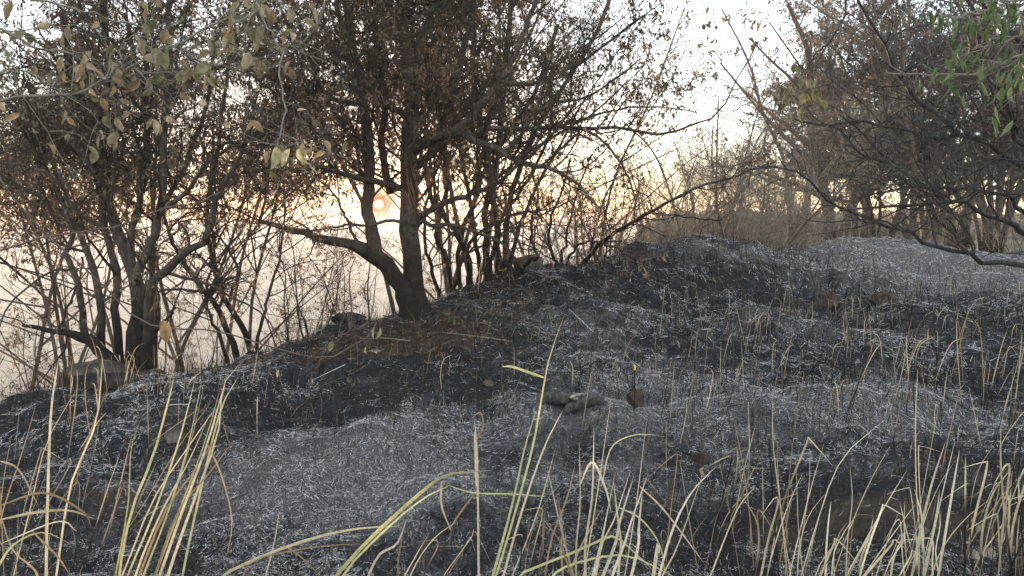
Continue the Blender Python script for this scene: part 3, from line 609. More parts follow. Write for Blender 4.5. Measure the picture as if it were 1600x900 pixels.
for n_, (px, Yd, s, rz, lab) in enumerate(((198, 12.5, 1.15, 0, 'brown leafed tree down the slope behind the left clump'), (108, 13.5, 1.2, 2, 'brown leafed tree down the slope behind the left limb of the clump'), (-70, 10.5, 1.1, 4, 'brown leafed tree leaning in at the left edge'),
                                  (757, 13.5, 1.2, 1, 'brown leafed tree down the slope behind the thicket'), (648, 12.8, 1.15, 3, 'brown leafed tree down the slope behind the forked tree'), (330, 15.5, 1.3, 2.5, 'brown leafed tree down the slope behind the leaning stems'), (712, 16, 1.3, 1.4, 'tall tree far down the slope left of the thicket'),
                                  (870, 16, 1.1, 2.7, 'brown leafed tree down the slope right of the thicket'), (215, 17, 1.5, 2.2, 'tall tree far down the slope behind the left clump'), (35, 15.5, 1.4, .8, 'tall tree far down the slope at the left edge'), (300, 18.5, 1.6, 4.4, 'farthest tree down the slope, right of the left clump'))):
    g = ground_at(px, Yd); (put if n_ == 0 else copy_tree)(slp[0], (g[0], g[1], g[2] - .05), rz, (s, s, s), lab, 'trees down the slope')
print('growth', cts)

# ------------------------------------------------------------------ burnt grass litter over the ground (ash and char strands)
def strands(n, rmin, rmax, thmax, name, lenr, wid, cfun, upr, K=3, pw=1.0, seed=3, filt=None):
    g = np.random.default_rng(seed); u = g.random(n); r = rmin * (rmax / rmin) ** (u ** pw); th = g.uniform(-thmax, thmax, n); x = r * np.sin(th); y = r * np.cos(th)
    if filt is not None: k = filt(x, y, g); x, y, r = x[k], y[k], r[k]
    n = len(x); z = H(x, y); a = g.uniform(0, 2 * PI, n); up = g.uniform(*upr, n); d = norm(np.stack([np.cos(a), np.sin(a), up], -1))
    e = .05; nx = (H(x + e, y) - z) / e; ny = (H(x, y + e) - z) / e; d[:, 2] += nx * d[:, 0] + ny * d[:, 1]
    L = g.uniform(*lenr, n) * np.clip(r / 6, .7, 1.5); W = g.uniform(.5, 1, n) * wid * np.clip(r / 5, .8, 2.0); bend = g.normal(0, .5, (n, 3)); bend[:, 2] = -np.abs(bend[:, 2]) * .5
    sd = norm(np.cross(d, g.normal(size=(n, 3)) * .6 + np.array([0, 0, 1.])))
    p = np.stack([x, y, z + .002 + g.uniform(0, .012, n)], -1); rows = []
    for k in range(K):
        t = k / (K - 1); c = p + d * (L * t)[:, None] + bend * (L * t * t * .5)[:, None]; ww = (W * (1 - .6 * t))[:, None] * .5; rows += [c - sd * ww, c + sd * ww]
    V = np.stack(rows, 1).reshape(-1, 3); b = np.arange(n)[:, None] * 2 * K; q = []
    for k in range(K - 1): q.append(np.concatenate([b + 2 * k, b + 2 * k + 1, b + 2 * k + 3, b + 2 * k + 2], 1))
    c = cfun(x, y, g); Vc = np.repeat(c, 2 * K, 0)
    o = link(name, mesh(name, V, np.concatenate(q), M_strand, False, Vc)); tag(o, kind='stuff'); return o
def litter_col(x, y, g):
    n = len(x); a = ash_mask(x, y) + 1.7 * (fbm(x * 2.2, y * 2.2, 11, 4) - .5) + 1.5 * (fbm(x * 9, y * 9, 17, 3) - .5); p = sst(.30, .85, a); pick = g.random(n) < .08 + p * .74
    ash = np.array([.58, .58, .58]) * g.lognormal(0, .4, (n, 1)); ch = np.array([.040, .042, .047]) * g.lognormal(0, .5, (n, 1)); straw = g.random(n) < .02
    c = np.where(pick[:, None], ash, ch); so = soil_mask(x, y)[:, None]; c = np.where((so > g.random((n, 1)) * 1.1) , np.array([.055, .043, .035]) * g.lognormal(0, .5, (n, 1)), c)
    return np.clip(np.where(straw[:, None], np.array([.30, .25, .16]), c), 0, .85)
o = strands(125000, 2.4, 6.2, R(39), 'burnt_grass', (.015, .048), .0027, litter_col, (-.02, .45), 3, .9, 3)
tag(o, 'tangled white ash and black remains of burnt grass on the near slope', 'burnt grass')
o = strands(190000, 6.0, 17, R(39), 'burnt_grass', (.018, .055), .0030, litter_col, (-.02, .45), 2, .9, 4)
tag(o, 'burnt grass remains over the upper slope and the two mounds', 'burnt grass')
def stub_col(x, y, g):
    n = len(x); c = np.array([.018, .018, .02]) * g.lognormal(0, .4, (n, 1)); s = g.random((n, 1)) < .16; return np.where(s, np.array([.22, .18, .11]) * g.lognormal(0, .3, (n, 1)), c)
def stub_f(x, y, g): return g.random(len(x)) < np.clip(.25 + .9 * (fbm(x * 1.5, y * 1.5, 33, 3) - .3) + .25 * (x > 0), .05, 1)
o = strands(26000, 2.2, 13, R(38), 'grass_stubble', (.08, .24), .0042, stub_col, (2.0, 7.0), 3, .8, 5, stub_f)
tag(o, 'short upright blackened stalks left standing over the burnt slope', 'stubble')
def tw_col(x, y, g): n = len(x); return np.array([(.02, .02, .02), (.05, .042, .036), (.12, .10, .08), (.3, .3, .29)])[g.choice(4, n, p=[.45, .3, .15, .1])] * g.lognormal(0, .3, (n, 1))
o = strands(900, 2.8, 12, R(36), 'twig_litter', (.08, .26), .008, tw_col, (-.02, .12), 4, .8, 15)
tag(o, 'charred twigs and stalks lying scattered over the burnt slope', 'twigs')
def leafl_col(x, y, g): n = len(x); return np.array([(.085, .052, .035), (.06, .042, .03), (.13, .095, .065)])[g.integers(0, 3, n)] * g.lognormal(0, .3, (n, 1))
def leafl_f(x, y, g): return g.random(len(x)) < soil_mask(x, y) * (y > 5.5) + .004
o = strands(24000, 4.5, 11, R(30), 'leaf_litter', (.03, .06), .02, leafl_col, (0, .5), 3, 1, 6, leafl_f)
tag(o, 'brown fallen leaves and bark scraps around the foot of the forked tree', 'leaf litter')

# ------------------------------------------------------------------ grass tufts in the foreground
STRAW = (.62, .54, .37); GREENY = (.50, .50, .26); CREAM = (.72, .66, .50); TAN = (.36, .27, .16); GREY = (.33, .29, .22); BURN = (.02, .018, .017)
def blade(root, base, pts, wd, c, cb=None, burn=0.0, flat=.3, name='blade'):
    """pts: world points; a folded ribbon with real width; burn = charred share from the foot"""
    K = 14; s = spline([[*p, 0] for p in pts], K)[:, :3]; T = norm(np.gradient(s, axis=0)); tw = random.uniform(0, PI); view = norm(s - CAM); A = norm(np.cross(T, view)); Bn = np.cross(T, A)
    an = (np.linspace(-.5, .5, K) * random.uniform(0, 1.6) + random.uniform(-.6, .6))[:, None]; side = A * np.cos(an) + Bn * np.sin(an); nn = np.cross(T, side)
    u = np.linspace(0, 1, K); ww = (wd * .5 * np.minimum(1, .55 + u * 2) * (1 - u ** 4) ** .7 + .0003)[:, None]
    V = np.concatenate([s - side * ww, s + nn * ww * .35, s + side * ww]); i = np.arange(K - 1)
    Q = np.concatenate([np.stack([i, i + 1, K + i + 1, K + i], -1), np.stack([K + i, K + i + 1, 2 * K + i + 1, 2 * K + i], -1)])
    c = np.array(c) * random.uniform(.8, 1.15); c2 = np.array(cb if cb else c * np.array([.95, .9, .8])); C_ = c2 + (c - c2) * u[:, None]
    if burn > 0:
        k = 1 - sst(burn - .15, burn + .1, u + rng.normal(0, .03, K)); C_ = C_ * (1 - k[:, None]) + np.array(BURN) * k[:, None]
    C_ = C_ * rng.uniform(.88, 1.1, (K, 1))
    return link(name, mesh(name, V - base, Q, M_blade, True, np.tile(C_, (3, 1))), root)
def traced(Yd, items, label, cat='grass', name='grass_tuft', group='tall grass tufts in the foreground'):
    """items: (pixel points foot to tip, width px, colour, burn, depth change at tip)"""
    foot = at(items[0][0][0][0], 700, Yd); base = np.array([foot[0], Yd, hz(foot[0], Yd)]); root = empty(name, base, label, cat, group)
    for (pp, wd, c, burn, dY) in items:
        n = len(pp); W = [at(px, py, Yd + dY * k / max(1, n - 1)) for k, (px, py) in enumerate(pp)]
        d = W[0] - W[1]; d = d / max(1e-6, abs(d[2])); g = hz(W[0][0], W[0][1]); h = max(0, W[0][2] - g)
        if pp[0][1] >= 860 and h > .03:
            dd = np.array([np.clip(d[0], -.35, .35), np.clip(d[1], -.2, .2), -1.]); W = [W[0] + dd * h * 1.02, W[0] + dd * h * .5 + rng.normal(0, .01, 3)] + W
        blade(root, base, W, wd * .58 * Yd / F, c, None, burn)
    return root
traced(2.3, [([(72, 900), (75, 760), (80, 640), (92, 560)], 8, STRAW, 0, .1), ([(88, 900), (110, 760), (150, 660), (160, 560)], 5, STRAW, 0, .2), ([(60, 900), (20, 860), (0, 800)], 5, TAN, 0, .1)], 'single tall pale stalk standing at the far left')
traced(2.6, [([(186, 900), (205, 800), (240, 710), (262, 630), (272, 590)], 7, GREENY, 0, .3), ([(180, 900), (200, 790), (205, 700), (222, 650)], 5, GREENY, 0, .2), ([(195, 890), (240, 780), (300, 690), (335, 640)], 4, STRAW, 0, .2)], 'thin greenish grass with a feathery tip left of the leaning sheaf')
sh = []
for k in range(8):
    b0 = 228 + k * 7 + random.uniform(-6, 6); tx = 318 + k * 6 + random.uniform(-22, 14); ty = 640 + random.uniform(-50, 70) - k * 3
    sh.append(([(b0 - 30 + k, 900), (b0 + 12, 800), ((b0 + tx) / 2 + 12, (790 + ty) / 2), (tx, ty)], random.uniform(4, 8), random.choice([STRAW, STRAW, GREENY, TAN, CREAM]), random.choice([0, .2, .35]), random.uniform(0, .5)))
sh += [([(262, 900), (300, 790), (340, 680), (350, 600), (390, 555)], 8, STRAW, 0, .4), ([(285, 900), (315, 760), (345, 640), (372, 590)], 6, GREENY, 0, .4), ([(322, 690), (345, 740), (362, 810), (355, 870)], 4, TAN, .0, -.2)]
traced(2.5, sh, 'sheaf of straw coloured grass leaning right at the lower left')
traced(2.2, [([(0, 812), (60, 800), (110, 798), (150, 812)], 7, STRAW, 0, .3), ([(0, 880), (30, 845), (70, 832), (110, 850)], 6, GREENY, 0, .2), ([(0, 790), (70, 770), (130, 800), (142, 822)], 6, TAN, 0, .3), ([(0, 720), (30, 735), (60, 790)], 5, STRAW, 0, .3),
             ([(0, 850), (90, 815), (120, 830)], 4, CREAM, 0, .1), ([(50, 830), (90, 870), (110, 900)], 5, TAN, 0, 0)], 'bundle of bent straw lying across the left edge')
traced(2.5, [([(522, 905), (580, 840), (640, 785), (690, 745), (730, 738), (768, 735)], 10, GREENY, 0, -.1), ([(535, 900), (600, 830), (660, 780), (700, 760)], 7, GREENY, 0, .1), ([(690, 752), (690, 790), (705, 830)], 6, STRAW, 0, 0), ([(700, 758), (740, 770), (800, 772), (850, 776)], 4, GREENY, 0, .1)], 'thick yellow green blades arching right at the lower centre')
traced(2.6, [([(340, 905), (420, 865), (500, 838), (560, 826), (620, 822)], 8, STRAW, 0, 0), ([(390, 880), (460, 860), (520, 852), (570, 850)], 5, TAN, 0, 0), ([(440, 850), (470, 870), (500, 900)], 4, TAN, 0, 0), ([(415, 900), (428, 850), (436, 800)], 4, STRAW, 0, 0), ([(590, 870), (620, 850), (635, 812)], 7, CREAM, 0, 0)], 'flattened straw blades lying across the ash at the lower centre left')
traced(3.0, [([(748, 900), (747, 800), (745, 700), (741, 655)], 6, STRAW, 0, 0), ([(745, 760), (744, 710), (742, 672)], 10, CREAM, 0, .02), ([(744, 690), (755, 665), (750, 645), (735, 655)], 5, TAN, 0, 0), ([(742, 770), (720, 800), (700, 830)], 5, TAN, 0, 0)], 'lone upright stalk with a torn cream leaf near the lower middle')
traced(3.0, [([(775, 900), (805, 800), (832, 700), (845, 630), (858, 560), (882, 492)], 6, GREENY, 0, .5), ([(850, 590), (830, 583), (800, 573), (784, 573)], 7, GREENY, 0, .1), ([(770, 900), (800, 790), (820, 700), (838, 640)], 8, GREENY, 0, .3), ([(785, 905), (815, 800), (850, 700), (880, 640)], 6, STRAW, 0, .3), ([(800, 900), (840, 800), (868, 700)], 4, STRAW, .3, .2)], 'tallest green stalk with one leaf pointing left, in the middle')
ct = []
for k, (x0, x1, y1, wd, c) in enumerate([(900, 905, 690, 5, STRAW), (915, 928, 665, 7, CREAM), (925, 962, 735, 9, CREAM), (940, 990, 745, 9, CREAM), (955, 1012, 742, 8, CREAM), (930, 985, 735, 6, STRAW), (965, 958, 745, 7, STRAW), (985, 1003, 770, 9, CREAM), (880, 870, 770, 6, TAN), (1020, 1030, 850, 10, CREAM), (975, 1010, 660, 3, STRAW), (895, 840, 800, 6, TAN), (910, 955, 620, 3, STRAW)]):
    ct.append(([(x0, 905), (x0 + (x1 - x0) * .3 + random.uniform(-8, 8), 850), ((x0 + x1) / 2 + 4, (880 + y1) / 2), (x1, y1)], wd, c, .0 if k % 3 else .25, random.uniform(-.1, .3)))
ct += [([(810, 900), (880, 870), (930, 848), (960, 838), (990, 862), (1030, 900)], 7, GREENY, 0, .1), ([(960, 790), (1000, 810), (1030, 850), (1040, 900)], 5, GREENY, 0, .1), ([(860, 905), (900, 880), (980, 868), (1060, 905)], 6, GREENY, 0, .1), ([(905, 760), (925, 722), (945, 760), (955, 800)], 6, CREAM, 0, 0), ([(940, 760), (955, 700), (990, 680), (1030, 680)], 3, STRAW, 0, .2)]
traced(2.7, ct, 'broad cream tuft with cut tips and green blades curving through it, bottom centre')
traced(2.9, [([(1030, 900), (1050, 830), (1080, 770), (1120, 728)], 7, CREAM, .0, .3), ([(1035, 900), (1060, 850), (1100, 735)], 4, STRAW, 0, .2), ([(1100, 742), (1095, 735), (1100, 730)], 8, GREY, 0, 0), ([(1000, 760), (1040, 800), (1100, 880)], 5, STRAW, 0, 0), ([(1110, 900), (1150, 800), (1180, 760)], 4, STRAW, .3, .1)], 'blade bent to the right with a frayed tip, right of the cream tuft')
def rtuft(px, Yd, n, hpx, lean, label, cols, burn=.35, sw=60, wpx=5):
    it = []
    for k in range(int(n * 1.25)):
        x0 = px + random.gauss(0, sw * .5); h = hpx * random.uniform(.35, 1.1); ln = lean + random.gauss(0, .22); b = random.uniform(.0, .35) if random.random() < .85 else 1.0
        yb = 905; pts = [(x0, yb)]
        for u in (.35, .7, 1.0):
            pts.append((x0 + ln * h * u + b * h * .28 * u ** 2.5 * (1 if lean >= 0 else -1), yb - h * (u - .14 * b * u ** 3)))
        if random.random() < .3:      # snapped blade
            (xa, ya) = pts[2]; sg = random.choice((-1, 1)); pts = pts[:3] + [(xa + sg * 6, ya - 9), (xa + sg * random.uniform(20, 50), ya + random.uniform(-10, 50))]
        elif random.random() < .5: pts = [(a_ + random.gauss(0, 4), b_) for (a_, b_) in pts]
        it.append((pts, random.choice((.4, .5, .7, 1.1)) * wpx, random.choice(cols), burn * random.uniform(.3, 2.0) if random.random() < .8 else 0, random.uniform(-.2, .3)))
    return traced(Yd, it, label)
S3 = [STRAW, STRAW, CREAM, TAN]
rtuft(1215, 2.9, 13, 300, .14, 'tall straw tuft at the right of centre, blades reaching highest', S3, .45)
rtuft(1170, 3.1, 9, 270, -.03, 'thin half charred stalks left of the tallest straw tuft', [STRAW, TAN, GREY], .6, 50, 4)
rtuft(1310, 2.9, 11, 210, .32, 'straw tuft leaning right over the bare soil patch', S3, .3)
rtuft(1430, 2.8, 12, 215, .03, 'upright pale tuft with a thick cream blade, standing right of the soil patch', [CREAM, STRAW, CREAM], .35, 35, 6)
rtuft(1375, 2.7, 6, 130, .55, 'low blades sprawling right beside the bare soil', S3, .1)
rtuft(1480, 3.1, 9, 330, .10, 'tall thin stalks behind the upright pale tuft', [STRAW, TAN, GREY], .5, 60, 4)
rtuft(1530, 2.9, 12, 260, .12, 'dense straw tuft second from the right edge', S3, .4)
rtuft(1590, 2.9, 14, 300, .02, 'dense straw tuft cut off by the right edge', S3, .5, 50)
rtuft(1120, 3.2, 6, 330, .03, 'sparse thin stalks between the bent blade and the tall straw tuft', [STRAW, TAN, GREY], .6, 60, 3.5)
rtuft(1055, 3.2, 6, 250, .06, 'few half burnt stalks behind the bent blade', [TAN, GREY], .7, 50, 3.5)
rtuft(860, 3.0, 8, 190, .10, 'brown broken blades left of the cream tuft', [TAN, GREY, STRAW], .4, 70, 5)
rtuft(660, 2.8, 6, 110, .3, 'sparse low blades left of the green stalks', [TAN, STRAW], .3, 80, 4)
rtuft(25, 2.6, 9, 300, .12, 'thin brown grass crossing the lower left corner', [TAN, GREY, STRAW], .3, 50, 3.5)
rtuft(130, 3.0, 9, 290, .22, 'loose tan grass in front of the boulder', [TAN, STRAW, GREY], .4, 60, 3.5)

# thinner stalks standing farther up the slope
def far_tuft(px, Yd, n, h, label, burn=.5, spread=.12, wd=.006):
    g0 = ground_at(px, Yd); root = empty('grass_tuft', g0, label, 'grass', 'thin stalks up the slope')
    for k in range(n):
        f = g0 + np.array([random.gauss(0, spread), random.gauss(0, spread), 0]); f[2] = hz(f[0], f[1]) - .01; hh = h * random.uniform(.5, 1.1); l = np.array([random.gauss(.1, .16), random.gauss(0, .1), 0]) * hh; bd = np.array([random.gauss(.03, .12), 0, 0]) * hh
        blade(root, g0, [f, f + l * .4 + [0, 0, hh * .4], f + l * .8 + bd * .3 + [0, 0, hh * .8], f + l + bd + [0, 0, hh * random.uniform(.85, 1)]], wd * random.uniform(.6, 1.1), random.choice([STRAW, TAN, STRAW, GREY]), None, burn * random.uniform(0, 1.5))
for (px, Yd, n, h, lab) in [(1000, 5.6, 3, .62, 'three thin stalks beside the stake with the yellow tip'), (1110, 6.2, 3, .5, 'stalks on the slope above the centre right hummock'), (1170, 7.0, 7, .42, 'clump of drooping stalks left of the upright rock'),
                            (1240, 5.8, 5, .7, 'spread stalks below the upright rock'), (1340, 11.5, 7, .55, 'sunbleached stalks on the top of the ash mound'), (1335, 7.2, 6, .55, 'stalks standing in front of the upright rock'), (1395, 6.6, 5, .6, 'stalks in front of the reddish rock'),
                            (1480, 6.0, 8, .75, 'tall crossing stalks in the middle right'), (1550, 5.4, 7, .7, 'stalks in the middle right near the edge'), (1590, 8.0, 6, .6, 'stalks at the right edge halfway up'), (1430, 5.0, 7, .6, 'stalks above the upright pale tuft'),
                            (1300, 5.0, 7, .55, 'stalks above the soil patch'), (880, 5.6, 2, .45, 'pair of stalks above the burnt stump'), (1060, 5.0, 4, .5, 'stalks in the hollow right of the stump'), (470, 7.0, 3, .35, 'few stalks on the left slope'), (700, 5.8, 2, .4, 'pair of short stalks below the dirt patch'),
                            (745, 8.3, 8, .55, 'pale dead stalks at the foot of the thicket'), (160, 5.8, 8, .5, 'straw by the flat rock left'), (100, 4.6, 9, .65, 'tangled straw on the lower left slope'), (250, 5.4, 6, .45, 'straw right of the flat rock'), (1560, 15, 9, .8, 'pale standing grass at the edge of the wood'),
                            (1470, 14.5, 6, .6, 'pale grass behind the ash mound under the charred limb'), (30, 5.6, 7, .7, 'dark stalks at the far left crest'), (350, 4.6, 3, .3, 'short stubs in the left ash')]:
    far_tuft(px, Yd, n, h, lab)

g_ = random.Random(91)
for lab, (xa, xb), (ya, yb) in (('fine dry stalks scattered over the slope right of the burnt log', (1020, 1200), (4.6, 7.5)), ('fine dry stalks scattered below the upright rock', (1200, 1380), (4.4, 8.0)), ('fine dry stalks scattered at the right edge of the slope', (1380, 1620), (4.2, 8.5)), ('sparse fine stalks scattered over the middle of the slope', (700, 1020), (4.6, 7.5)), ('fine stalks scattered on the lower left slope', (0, 420), (3.8, 6.0))):
    g0 = ground_at((xa + xb) / 2, (ya + yb) / 2); root = empty('dry_stalk_patch', g0, lab, 'grass', 'thin stalks up the slope')
    for k in range(12 if xa in (700, 0) else 46):
        f = ground_at(g_.uniform(xa, xb), g_.uniform(ya, yb)); hh = g_.uniform(.18, .6) ; l = np.array([g_.gauss(.04, .12), g_.gauss(0, .08), 0]) * hh
        pts = [f, f + l * .5 + [0, 0, hh * .5], f + l + [0, 0, hh]]
        if g_.random() < .3: pts.append(pts[-1] + np.array([g_.uniform(-.12, .12), 0, g_.uniform(-.1, .02)]))
        blade(root, g0, pts, g_.uniform(.0025, .0045), g_.choice([STRAW, TAN, GREY, STRAW]), None, g_.choice([0, .4, .7, .9]), name='stalk')

# ------------------------------------------------------------------ rocks
def rockmat(name, a, b, c): 
    m, t, bs, o = newmat(name); tc = t.nodes.new('ShaderNodeTexCoord'); n = noise(t, 7, 8, .7, tc.outputs['Object'], .4); n2 = noise(t, 2.5, 4, .6, tc.outputs['Object'])
    r = ramp(t, n.outputs[0], [(.3, a), (.55, b), (.75, c)]); r2 = ramp(t, n2.outputs[0], [(.4, (.45, .45, .45)), (.6, (1, 1, 1))]); t.links.new(mixc(t, 1.0, r.outputs[0], r2.outputs[0], 'MULTIPLY'), bs.inputs['Base Color']); bump(t, n.outputs[0], .8, .03, bs); return m
M_rock = rockmat('grey_rock', (.05, .045, .04), (.13, .12, .105), (.24, .22, .19)); M_boul = rockmat('boulder_rock', (.045, .036, .028), (.115, .095, .076), (.20, .17, .14)); M_rock2 = rockmat('reddish_rock', (.03, .024, .021), (.095, .068, .055), (.17, .13, .105)); M_rock3 = rockmat('burnt_rock', (.015, .015, .016), (.04, .038, .038), (.09, .085, .08)); M_stone = rockmat('pale_stone', (.22, .19, .15), (.36, .32, .26), (.5, .46, .38))
def rock(px, Yd, size, mat, label, seed, rz=0, tilt=0, sink=.3, name='rock', cuts=9, dmin=.45):
    import bmesh
    r_ = np.random.default_rng(seed); bm = bmesh.new(); bmesh.ops.create_icosphere(bm, subdivisions=4, radius=1.0)
    pl = [(norm(r_.normal(size=3)), r_.uniform(dmin, .85)) for _ in range(cuts)]
    for v in bm.verts:
        p = np.array(v.co); q_ = p * 1.3 + seed * 3.1; p = p * (.82 + .36 * vnoise(np.array([q_[0] + q_[2]]), np.array([q_[1] - q_[2] * .7]))[0] + .16 * vnoise(np.array([q_[0] * 2.7 - q_[2]]), np.array([q_[1] * 2.7 + q_[2] * 2]))[0])
        for n_, d_ in pl:
            e = p @ n_ - d_
            if e > 0: p = p - n_ * e
        p = p * (1 + .09 * (vnoise(np.array([p[0] * 4 + seed]), np.array([p[1] * 4 + p[2] * 3]))[0] - .5) + .03 * (vnoise(np.array([p[0] * 13 + seed]), np.array([p[1] * 13 + p[2] * 9]))[0] - .5))
        v.co = Vector(p * np.array(size) * .5 / .8)
    me = bpy.data.meshes.new('rock'); bm.to_mesh(me); bm.free(); me.materials.append(mat); me.polygons.foreach_set('use_smooth', np.ones(len(me.polygons), dtype=bool))
    try: me.set_sharp_from_angle(angle=R(28))
    except Exception: pass
    g = ground_at(px, Yd); o = link(name, me, None, (g[0], g[1], g[2] + size[2] * (.5 - sink))); o.rotation_euler = (tilt, tilt * .5, rz); tag(o, label, name.replace('_', ' ')); return o
rock(145, 6.6, (.46, .4, .27), M_boul, 'large grey boulder at the foot of the left clump of stems', 5, .3, .1, .38, 'boulder', cuts=9, dmin=.72)
rock(222, 6.75, (.5, .42, .16), M_rock, 'flat dark rock slab right of the large boulder', 2, .2, .05, .3)
rock(170, 6.15, (.5, .26, .12), M_rock3, 'long low scorched rock in front of the large boulder', 3, .35, .1, .25)
rock(820, 9.1, (.36, .3, .22), M_rock, 'rounded grey rock at the right foot of the thicket', 4, .5, 0, .25)
rock(545, 7.75, (.34, .3, .15), M_rock3, 'dark rock on the crest left of the forked tree', 5, 0, .1, .25)
rock(1297, 9.1, (.27, .2, .32), M_rock2, 'upright brown rock on the ash slope under the right mound', 6, .4, .25, .25, cuts=12)
rock(1378, 8.9, (.3, .22, .2), M_rock2, 'reddish rock right of the upright brown rock', 7, .1, .1, .3, cuts=12)
rock(1508, 9.0, (.16, .14, .13), M_rock3, 'small black cindered rock in the white ash at the right', 8)
rock(996, 5.35, (.11, .08, .15), M_rock2, 'small upright brown rock behind the burnt stump', 9, .3, .2, .2, cuts=12)
rock(1102, 4.6, (.1, .08, .1), M_rock2, 'small brown stone in the centre right ash', 10)
rock(585, 6.55, (.1, .07, .05), M_stone, 'small pale stone below the dirt at the tree foot', 12)
rock(858, 8.0, (.18, .08, .04), M_stone, 'thin flat pale stone lying on the dark slope', 13)
rock(765, 5.9, (.08, .06, .06), M_rock, 'small grey stone in the middle of the slope', 14)
rock(262, 4.75, (.14, .1, .1), M_rock, 'small grey stone behind the leaning sheaf', 15)
rock(1490, 12.6, (.3, .25, .14), M_rock2, 'half buried brown rock right of the ash mound top', 17)
rock(1545, 3.1, (.05, .045, .045), M_stone, 'round pale pebble at the bottom right, the left one of the three', 18, name='pebble')
rock(1565, 3.15, (.06, .045, .04), M_stone, 'pale pebble at the bottom right, the biggest of the three', 19, name='pebble')
rock(1552, 3.4, (.035, .03, .03), M_stone, 'smallest pale pebble at the bottom right, above the others', 20, name='pebble')
rock(880, 9.2, (.14, .1, .08), M_rock, 'small grey rock on the slope near the thicket rock', 22)

# burnt stump / log remains in the middle
M_log = plain('ash_crusted_wood', (.015, .014, .014), (.13, .12, .115), 34, .9, .02)
def logs():
    g = ground_at(890, 5.35); root = empty('burnt_log', g, 'collapsed burnt log with ash crust in the middle of the slope', 'log')
    for (a, b, r0, mt) in ((( -.22, .05, .05), (.05, -.02, .04), .06, M_log), ((-.02, -.12, .01), (.25, .03, .05), .045, M_log)):
        s = spline([[*(g + a), r0 * .7], [*(g + (np.array(a) + b) / 2 + [0, 0, .03]), r0], [*(g + b), r0 * .55]], 14); s[:, :3] += rng.normal(0, .006, (14, 3)); V, Q = tubes(s[None, :, :3], s[None, :, 3], 14, .14); link('charred_wood', mesh('charred_wood', V - g, Q, mt, True), root)
    M_ashcrust = plain('ash_crust', (.08, .07, .06), (.55, .52, .46), 25, 1, .03)
    for k in range(5):
        p = g + np.array([.03 + .03 * k, -.04 + random.uniform(-.03, .03), .085 - .005 * k]); s = spline([[*p, .01], [*(p + rng.normal(0, .02, 3)), .018], [*(p + rng.normal(0, .045, 3)), .004]], 7); V, Q = tubes(s[None, :, :3], s[None, :, 3], 6, .3); link('ash_flake', mesh('ash_flake', V - g, Q, M_ashcrust), root)
logs()
# fallen sticks
def stick(pts, r, label, mat=M_twig, name='fallen_stick'):
    W = []
    for (px, Yd, h) in pts: g = ground_at(px, Yd); W.append([g[0], g[1], g[2] + r + h, r])
    W[-1][3] = r * .4; s = spline(W, 22); s[:, :2] += rng.normal(0, .004, (22, 2)); b = s[0, :3].copy(); V, Q = tubes(s[None, :, :3], s[None, :, 3], 7, .1); o = link(name, mesh(name, V - b, Q, mat, True), None, b); tag(o, label, 'stick'); return o
stick([(795, 7.45, .02), (745, 7.5, .03), (720, 7.6, .06), (705, 7.35, .02), (680, 7.2, .01)], .011, 'dark kinked stick on the dirt right of the forked tree')
stick([(800, 6.9, .01), (740, 6.85, .02), (690, 6.9, .01)], .007, 'thin stick below the kinked stick', M_twigp)
stick([(690, 7.4, .01), (640, 7.1, .03), (600, 6.9, .02)], .008, 'stick leading down from the main trunk foot')
stick([(640, 6.75, .02), (600, 6.75, .03), (560, 6.9, .02)], .006, 'pale stick in the litter below the tree', M_twigp)
stick([(940, 6.9, .01), (910, 7.3, .02), (890, 7.6, .01)], .006, 'short whitened stick on the dark slope', plain('ash_wood', (.3, .3, .3), (.5, .5, .5)))
stick([(330, 6.6, .01), (400, 6.55, .02), (440, 6.7, .02)], .006, 'thin stick on the left slope')
for (px, Yd, h, lab) in ((994, 5.2, .3, 'thin burnt stake with a bright yellow tip beside the small upright rock'),):
    g = ground_at(px, Yd); root = empty('stake', g, lab, 'stake'); s = spline([[*g, .006], [*(g + [.003, 0, h * .5]), .005], [*(g + [0, 0, h]), .005]], 10); V, Q = tubes(s[None, :, :3], s[None, :, 3], 6, .1); link('shaft', mesh('shaft', V - g, Q, M_char), root)
    q = g + [0, 0, h]; s = spline([[*q, .007], [*(q + [.002, 0, .02]), .008], [*(q + [0, 0, .042]), .002]], 6); V, Q = tubes(s[None, :, :3], s[None, :, 3], 6, .1); link('yellow_tip', mesh('yellow_tip', V - g, Q, plain('yellow', (.55, .42, .03), (.75, .62, .08))), root)

# ------------------------------------------------------------------ near overhanging branches with large curled leaves
def leafmesh(kind, L, Wd, seed, c):
    r_ = np.random.default_rng(seed); nu = 7; nv = 3; u = np.linspace(0, 1, nu); prof = np.sin(PI * u ** .8) ** .9 * (1 - .25 * u) + .03; roll = r_.uniform(.5, 1.9); bend = r_.uniform(-.5, .9); V = []
    for i in range(nu):
        for j in range(nv):
            v = (j - 1); a = v * roll * .8; ww = Wd * .5 * prof[i]; x = math.sin(a) / max(.3, roll * .8) * ww; zz = (1 - math.cos(a)) / max(.3, roll * .8) * ww; V.append([x + r_.normal(0, L * .012), -L * u[i] * math.cos(bend * u[i]), zz - L * .5 * u[i] * math.sin(bend * u[i]) + r_.normal(0, L * .012)])
    V = np.array(V)[:, [0, 2, 1]]; Q = []
    for i in range(nu - 1):
        for j in range(nv - 1): a = i * nv + j; Q.append([a, a + 1, a + nv + 1, a + nv])
    C_ = np.array(c) * r_.uniform(.75, 1.15, (len(V), 1)); return V, np.array(Q), C_
def leafset(cols, L, Wd, n, mat, s0):
    out = []
    for k in range(n):
        V, Q, C_ = leafmesh(0, L, Wd, s0 + k, cols[k % len(cols)]); out.append(mesh('leaf', V, Q, mat, True, C_))
    return out
